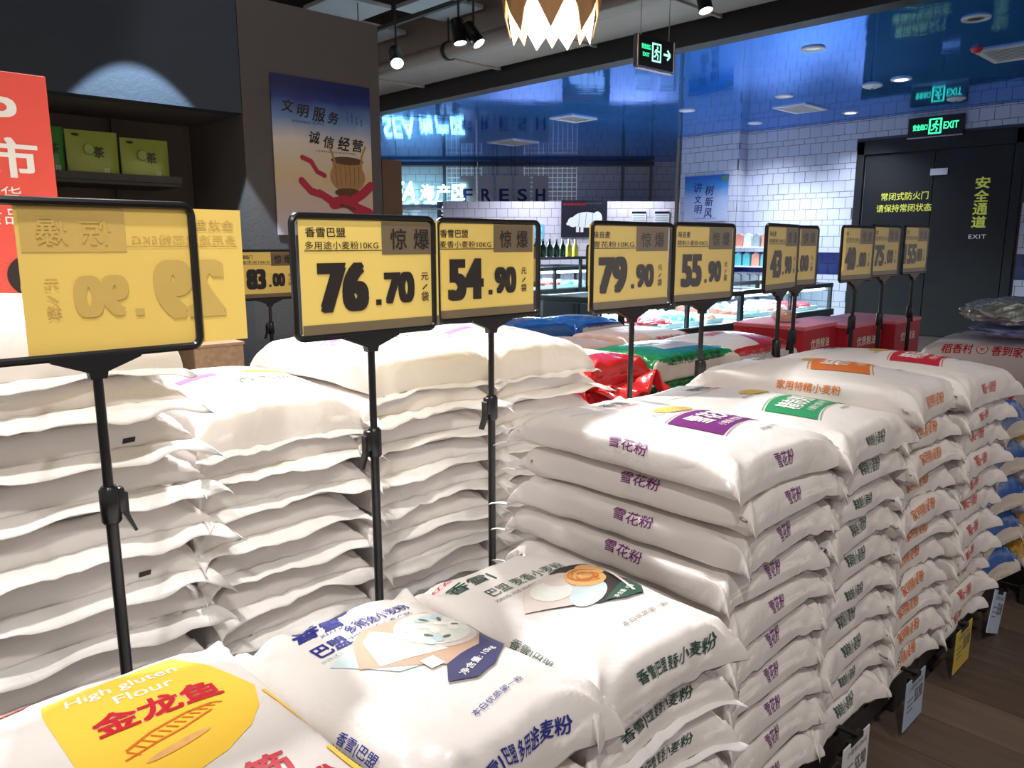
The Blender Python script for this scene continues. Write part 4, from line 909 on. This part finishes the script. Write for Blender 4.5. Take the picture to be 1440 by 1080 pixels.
# ================================================================== ALCOVE SHELF WITH TEA
mk('shelf_dark', (70, 66, 58), rough=.5); mk('tea_green', (176, 190, 88), rough=.35, var=.08); mk('tea_leafgreen', (74, 148, 66), rough=.35, var=.1)
t = empty('wall_shelf', (.50, 4.86, 1.52)); tag(t, 'dark wall shelf in the alcove carrying the green tea packs', 'shelf')
MB().box((0, .11, 0), (2.66, .42, .03), bev=.004).build('shelf_board', M['shelf_dark'], t); MB().box((0, -.108, .025), (2.66, .01, .04), bev=.002).build('price_rail', M['shelf_dark'], t)
for x in (-1.0, 1.1): MB().box((x, .30, -.3), (.03, .03, 1.4)).build('upright', M['shelf_dark'], t)
t = empty('wall_shelf', (.50, 4.86, 1.16)); tag(t, 'lower dark wall shelf with green packs behind the price sign', 'shelf'); MB().box((0, .12, 0), (2.5, .44, .03), bev=.004).build('shelf_board', M['shelf_dark'], t)
def pouch(x, y, z, wd, hh, m, lb, txt, name='tea_pack'):
    t = empty(name, (x, y, z)); tag(t, lb, 'tea pack', 'green tea packs on the wall shelf')
    b = MB(); V = []; F = []; n = 10
    for sgn in (-1, 1):
        for i in range(n+1):
            for j in range(n+1):
                u, v = i/n*2-1, j/n*2-1; V.append((u*wd/2, sgn*(.006+.045*(1-u**4)*(1-((v+1)/2)**3)), (v+1)/2*hh))
    q = lambda s_, i, j: s_*(n+1)**2+i*(n+1)+j
    for i in range(n):
        for j in range(n): F += [(q(0, i, j), q(0, i+1, j), q(0, i+1, j+1), q(0, i, j+1)), (q(1, i, j), q(1, i, j+1), q(1, i+1, j+1), q(1, i+1, j))]
    for i in range(n): F += [(q(0, i, 0), q(1, i, 0), q(1, i+1, 0), q(0, i+1, 0)), (q(0, i, n), q(0, i+1, n), q(1, i+1, n), q(1, i, n)), (q(0, 0, i), q(0, 0, i+1), q(1, 0, i+1), q(1, 0, i)), (q(0, n, i), q(1, n, i), q(1, n, i+1), q(0, n, i+1))]
    b.add(V, F); b.build('pack_body', m, t, True)
    a = Art(); a.text(txt, .02, hh*.55, .055, .06, 'ink_black', .01); a.ell(-.03, hh*.6, .028, .03, 'tea_leafgreen', 0); a.ell(-.03, hh*.6, .024, .026, 'tea_green', 1); a.ell(-wd*.36, hh*.88, .02, .008, 'ink_black', 1); a.text('清香', wd*.2, hh*.18, .03, .03, 'ink_white', 0)
    a.build('print', FRONT((0, -.054, 0)), t)
pouch(1.665, 4.86, 1.536, .265, .24, M['tea_green'], 'yellow green tea pack with dark brush characters, right one', '茶')
pouch(1.385, 4.86, 1.536, .265, .26, M['tea_green'], 'yellow green tea pack with dark brush characters, left of the pair', '茶')
pouch(1.165, 4.88, 1.536, .17, .27, M['tea_leafgreen'], 'leaf green tea pack beside the red board', '茶')
lump('green_pack', (1.35, 4.92, 1.176), (.42, .24, .10), 12, M['plastic_green'], 'glossy dark green pack lying on the lower shelf', 'package')
# bundle and red pack behind the left stacks
mk('kraft', (150, 122, 92), rough=.7, var=.45, scale=60)
t = empty('kraft_carton', (.99, 2.45, .0)); tag(t, 'brown streaky carton standing behind the left white bags', 'carton'); MB().box((0, 0, .43), (.16, .16, .86), bev=.005).build('box_body', M['kraft'], t)
MB().box((0, 0, .865), (.165, .165, .01), bev=.002).build('lid', M['kraft'], t)
pile([PR, M['plastic_yellow']], lambda u, v, w_: 1 if abs(v) > .8 else 0, None, 1.38, 2.28, .0, 8, .3, .40, .095, .088, 161, 'dark red film rice bag', 'the stack before the column', 'dark red rice bags before the column')

# ================================================================== FISH AND MEAT DEPARTMENT
mk('case_black', (34, 38, 42), rough=.35); mk('case_white', (226, 236, 240), rough=.3); mk('ice', (224, 240, 246), rough=.3, var=.15, scale=40, bump=.01, bscale=60)
mk('tube_light', (220, 245, 255), emit=(.72, .95, 1), es=5); mk('case_glass_frame', (150, 160, 168), rough=.25, metal=.6)
glass = bpy.data.materials.new('case_glass'); glass.use_nodes = True; gn = glass.node_tree; gn.nodes.clear(); o_ = gn.nodes.new('ShaderNodeOutputMaterial'); mx = gn.nodes.new('ShaderNodeMixShader'); mx.inputs[0].default_value = .12
tr = gn.nodes.new('ShaderNodeBsdfTransparent'); tr.inputs[0].default_value = (.9, .98, 1, 1); gl = gn.nodes.new('ShaderNodeBsdfGlossy'); gl.inputs['Roughness'].default_value = .03
gn.links.new(tr.outputs[0], mx.inputs[1]); gn.links.new(gl.outputs[0], mx.inputs[2]); gn.links.new(mx.outputs[0], o_.inputs[0])
mk('fish_grey', (150, 160, 168), rough=.25, var=.3, scale=40); mk('shrimp_pink', (232, 150, 130), rough=.35, var=.25, scale=50); mk('meat_red', (190, 60, 70), rough=.35, var=.3, scale=40); mk('pack_teal', (90, 190, 200), rough=.3, var=.2); mk('squid_white', (232, 232, 236), rough=.3, var=.1)
NTH = ['first', 'second', 'third', 'fourth', 'fifth', 'sixth', 'seventh', 'eighth', 'ninth', 'tenth', 'eleventh', 'twelfth', 'thirteenth']
def food(t, x, y, z, k, rng, grp, where):
    m = M[['fish_grey', 'shrimp_pink', 'squid_white', 'meat_red', 'pack_teal', 'ice'][k % 6]]
    nm = ['grey fish', 'pink shrimp', 'pale squid', 'red meat', 'teal packets', 'crushed ice'][k % 6]
    e = empty('food_tray', (x, y, z)); tag(e, 'tray of %s, %s' % (nm, where), 'food tray', grp)
    b = MB(); b.box((0, 0, .008), (.26, .36, .012)); 
    for dx, dy, a_, c_ in ((0, .18, .26, .008), (0, -.18, .26, .008), (.13, 0, .008, .36), (-.13, 0, .008, .36)): b.box((dx, dy, .02), (a_, c_, .035))
    b.build('tray', M['case_white'], e)
    for i in range(7):
        l = lump('food_piece', (rng.uniform(-.08, .08), rng.uniform(-.12, .12), .016), (.12, .07, .06), rng.randint(0, 99), m, None, None, fr=5) if i == 0 else l0.copy()
        if i == 0: l0 = l; l.parent = e
        else: COL.objects.link(l); l.parent = e
        l.location = (rng.uniform(-.075, .075), -.13+.26*i/6, .015+.012*rng.random()); l.rotation_euler = (0, 0, rng.uniform(0, 6))
def case(x0, x1, y, depth, base_h, top_h, lb, where, curved=False, grp='display cases of the fish department', seed=0, lamps=True):
    L_ = x1-x0; t = empty('display_case', ((x0+x1)/2, y, 0)); tag(t, lb, 'display case', grp); rng = random.Random(seed)
    MB().box((0, depth/2, base_h/2+.04), (L_, depth, base_h-.08), bev=.01).build('base', M['case_black'], t); MB().box((0, depth/2, .02), (L_-.1, depth-.1, .04)).build('plinth', M['case_black'], t)
    MB().box((0, depth/2, base_h-.01), (L_-.04, depth-.04, .05)).build('ice_bed', M['ice'], t)
    MB().box((0, .0, base_h-.015), (L_+.02, .05, .07), bev=.01).build('front_rail', M['case_black'], t)
    rail = MB(); rail.box((0, .02, top_h-.02), (L_, .05, .045), bev=.006); rail.box((0, depth-.03, top_h-.02), (L_, .05, .045), bev=.006)
    for x in (-L_/2+.02, L_/2-.02):
        rail.box((x, depth/2, top_h-.02), (.04, depth, .045), bev=.006); rail.box((x, .02, (base_h+top_h)/2), (.035, .035, top_h-base_h)); rail.box((x, depth-.03, (base_h+top_h)/2), (.035, .035, top_h-base_h))
    rail.build('top_frame', M['case_black'], t)
    n = max(1, round(L_/.9))
    for i in range(n):
        xc = -L_/2+L_*(i+.5)/n; MB().box((xc, .006, (base_h+top_h)/2), (L_/n-.04, .006, top_h-base_h-.05)).build('glass_pane', glass, t)
        if i: MB().box((-L_/2+L_*i/n, .01, (base_h+top_h)/2), (.03, .03, top_h-base_h)).build('mullion', M['case_black'], t)
    MB().tube([(-L_/2+.06, .07, top_h-.06), (L_/2-.06, .07, top_h-.06)], .014, 10).build('lamp_tube', M['tube_light'], t, True)
    light('case_light', 'AREA', ((x0+x1)/2, y+depth*.5, top_h+.35), ((x0+x1)/2, y+depth*.5, 0), 34*L_, (.72, .95, 1), .5)
    m_ = int(L_/.30)
    for i in range(m_):
        for j in range(2 if depth > .75 else 1): food(t, x0+.18+i*(L_-.2)/m_, y+.26+j*.40, base_h+.017, rng.randint(0, 5), rng, 'food trays in the display cases', '%s from left in the %s row %s' % (NTH[i], ('front', 'back')[j], where))
case(6.35, 8.22, 3.62, .9, .47, .76, 'low black display case with glass front, right one before the tiled wall', 'in the right glass case', seed=1)
case(4.55, 6.30, 3.58, .9, .47, .76, 'low black display case with glass front, middle one behind the rice bags', 'in the middle glass case', seed=2)
case(3.3, 5.0, 5.2, .9, .60, .88, 'display case with lit glass front behind the 54.90 sign', 'in the left glass case', seed=3)
case(5.4, 7.2, 5.9, .8, .66, .92, 'display case farther back under the pig board', 'in the rear glass case', seed=4)
case(7.6, 9.6, 6.0, .8, .62, .90, 'display case farthest back before the tiled pillar', 'in the farthest case', seed=5)
# rack with packed goods against the wall under the small poster
t = empty('goods_rack', (10.28, 6.2, 0)); tag(t, 'white wall rack with rows of small packs under the small poster', 'rack')
for z in (.55, .85, 1.12): MB().box((0, 0, z), (.34, 1.9, .02), bev=.003).build('shelf_board', M['white_enamel'], t)
for y in (-.93, .93): MB().box((.15, y, .62), (.03, .03, 1.24)).build('upright', M['white_enamel'], t)
rng = random.Random(7); p0 = {}
for z in (.56, .86, 1.13):
    for i in range(13):
        k = rng.choice(['fish_grey', 'pack_teal', 'shrimp_pink', 'case_white'])
        if k not in p0: o = MB().prism([(-.06, 0), (.06, 0), (.055, .16), (.0, .19), (-.055, .16)], -.03, .03).build('goods_pack', M[k]); p0[k] = o
        else: o = p0[k].copy(); COL.objects.link(o)
        o.location = (10.22, 5.36+i*.14, z); o.rotation_euler = (0, 0, math.pi/2+rng.uniform(-.1, .1)); tag(o, 'small %s pack, %s from the right on the %s board of the wall rack' % ({'fish_grey': 'grey', 'pack_teal': 'teal', 'shrimp_pink': 'pink', 'case_white': 'white'}[k], NTH[i], {.56: 'lowest', .86: 'middle', 1.13: 'top'}[z]), 'package', 'small packs on the white wall rack')
# pig board and notices on the pink tiled partition
PN = Vector((-dv.y, dv.x, 0)); PN = PN if PN.dot(Vector((-1, -1, 0))) > 0 else -PN; PX = Vector((-dv.x, -dv.y, 0))
P0 = Vector((12.35, 8.1, 0))
def on_part(s_, z, off=.02): p = P0+dv*s_+PN*off; return (p.x, p.y, z)
PM = lambda: flat_map((0, 0, 0), (PX.x, PX.y, 0), (0, 0, 1), (PN.x, PN.y, 0))
pang = math.atan2(PX.y, PX.x)
def board(name, s_, z, wd, hh, m, lb, cat, art, grp=None):
    t = empty(name, on_part(s_, z)); tag(t, lb, cat, grp); MB().box((0, 0, 0), (wd, .02, hh), rz=pang).build('panel', m, t)
    a = Art(); art(a); o = a.build('print', PM(), t, base=.0106, step=.0005); return t
mk('board_black', (26, 24, 40), rough=.4)
def pig(a):
    a.text('精品猪肉部位图', -.18, .26, .42, .045, 'ink_red', .02); a.text('FRESH PORK', .18, .27, .28, .02, 'ink_grey', 0)
    a.ell(.04, -.02, .26, .14, 'ink_white', 0); a.ell(-.20, -.06, .10, .09, 'ink_white', 0); a.ell(-.29, -.09, .035, .03, 'ink_white', 0); a.ell(.24, .0, .09, .13, 'ink_white', 0)
    for x in (-.12, -.04, .18, .26): a.rect(x-.025, -.24, x+.03, -.08, 'ink_white', 0)
    a.poly([(-.19, .0), (-.13, .09), (-.11, -.0)], 'ink_white', 0)
    for x in (-.10, .02, .14): a.line([(x, -.14), (x+.02, .10)], .006, 'board_black', 1)
board('pig_board', 2.02, 1.62, .84, .66, M['board_black'], 'black board with a white pig diagram on the pink tiled partition', 'board', pig)
note = lambda a: (a.rect(-.13, .09, .13, .13, 'board_black'), [a.rect(-.11, .05-.04*i, .11, .06-.04*i, 'ink_grey') for i in range(4)])
board('notice', 1.02, 1.62, .27, .30, M['white_enamel'], 'small white notice with a black head, left one right of the pig board', 'notice', note, 'notices on the pink tiles')
board('notice', .60, 1.62, .27, .30, M['white_enamel'], 'small white notice with a black head, right one near the pipe', 'notice', note, 'notices on the pink tiles')
board('hanging_card', 2.85, 1.35, .20, .34, mat('card_cyan', srgb(120, 200, 230), rough=.4), 'small light blue card at the left of the pig board', 'card', lambda a: [a.text('鲜', 0, .07-.13*i, .13, .1, 'ink_white', .02) for i in range(2)])
# gantry with grids, hanging letter cards, neon lettering
G0 = Vector((13.05, 9.55, 0)); mk('gantry_grey', (92, 92, 104), rough=.4, metal=.4); mk('grid_white', (240, 244, 250), rough=.3, emit=(.8, .9, 1), es=.25)
t = empty('gantry', G0); tag(t, 'grey gantry of beams and posts carrying grids above the counters', 'gantry'); gl_ = dv*5.6
b = MB(); b.tube([(0, 0, 2.74), (gl_.x, gl_.y, 2.74)], .05, 4); b.build('top_beam', M['gantry_grey'], t); MB().tube([(0, 0, 1.98), (gl_.x, gl_.y, 1.98)], .05, 4).build('lower_rail', M['steel'], t)
for s_ in (.05, .62, 4.2): q = dv*s_; MB().tube([(q.x, q.y, 0), (q.x, q.y, 2.74)], .035, 6).build('post', M['gantry_grey'], t)
for k, (s0, s1) in enumerate(((1.55, 2.6), (3.45, 4.15))):
    n = int((s1-s0)/.09)
    for i in range(n+1):
        q = dv*(s0+(s1-s0)*i/n)+PN*.05; MB().tube([(q.x, q.y, 2.0), (q.x, q.y, 2.68)], .006, 5).build('grid_bar', M['grid_white'], t)
    for i in range(8):
        q0 = dv*s0+PN*.05; q1 = dv*s1+PN*.05; z = 2.02+i*.09; MB().tube([(q0.x, q0.y, z), (q1.x, q1.y, z)], .006, 5).build('grid_bar', M['grid_white'], t)
mk('card_beige', (206, 200, 196), rough=.5)
for i, ch in enumerate('FRESH'):
    s_ = 3.72-.36*i; q = G0+dv*s_+PN*.25
    e = empty('letter_card', (q.x, q.y, 2.18)); tag(e, 'pale hanging card with the blue letter '+ch, 'card', 'letter cards over the counters')
    MB().box((0, 0, 0), (.31, .02, .62), rz=pang).build('card', M['card_beige'], e); a = Art(); a.text(ch, 0, -.06, .19, .25, 'ink_brush', .05); a.build('print', PM(), e, base=.0108)
    for dx in (-.14, .14): MB().tube([(PX.x*dx, PX.y*dx, .31), (PX.x*dx, PX.y*dx, .62)], .006, 5).build('cord', M['black_paint'], e)
mk('neon', (190, 250, 255), emit=(.45, .95, 1), es=7)
t = empty('neon_sign', (9.73, 12.33, 2.17)); tag(t, 'glowing white blue neon lettering hung at the left of the counters', 'neon sign')
a = Art(); a.text('SEA', -.72, .02, .62, .38, 'neon', .03, shear=.15)
for ch, x in (('海', -.20), ('产', .11), ('区', .42)): a.text(ch, x, .0, .27, .30, 'neon', .03, shear=.1)
a.build('lettering', PM(), t, base=.02); MB().box((.0, 0, -.32), (2.0, .03, .03), rz=pang).build('rail', M['steel'], t)
for dx in (-.8, .8): MB().tube([(PX.x*dx, PX.y*dx, -.3), (PX.x*dx, PX.y*dx, .58)], .01, 6).build('hanger_rod', M['steel'], t)
t = empty('menu_board', (10.0, 12.35, 1.80)); tag(t, 'dark menu board below the neon lettering', 'board'); MB().box((0, 0, 0), (.42, .03, .40), rz=pang).build('panel', M['board_black'], t)
a = Art(); a.text('生鲜', 0, .02, .26, .2, 'ink_white', .04); a.build('print', PM(), t, base=.016)
# bottles on the counter below the pig board
mk('bottle_green', (30, 60, 50), rough=.12); mk('bottle_yellow', (206, 196, 70), rough=.2); b0 = {}
t = empty('bottle_shelf', (6.15, 5.84, 0)); tag(t, 'dark narrow shelf carrying a row of bottles before the pig board', 'shelf'); MB().box((0, 0, 1.02), (1.1, .16, .03), bev=.004).build('shelf_board', M['case_black'], t)
for x in (-.5, .5): MB().box((x, 0, .51), (.03, .03, 1.0)).build('upright', M['case_black'], t)
for i in range(9):
    k = 'bottle_yellow' if i in (7, 8) else 'bottle_green'
    if k not in b0:
        e = empty('bottle', (0, 0, 0)); MB().lathe([(0, 0), (.034, .0), (.036, .01), (.036, .10), (.014, .14), (.012, .17)], seg=14).build('glass_body', M[k], e, True); MB().lathe([(.015, .168), (.015, .19), (0, .19)], seg=12).build('cap', M['steel'], e, True); b0[k] = e
    else: e = copy_tree(b0[k])
    e.location = (5.72+i*.105, 5.84, 1.036); tag(e, ('yellow' if k == 'bottle_yellow' else 'dark green')+' bottle on the narrow shelf, '+['first', 'second', 'third', 'fourth', 'fifth', 'sixth', 'seventh', 'eighth', 'last'][i]+' from the left', 'bottle', 'bottles on the narrow shelf')
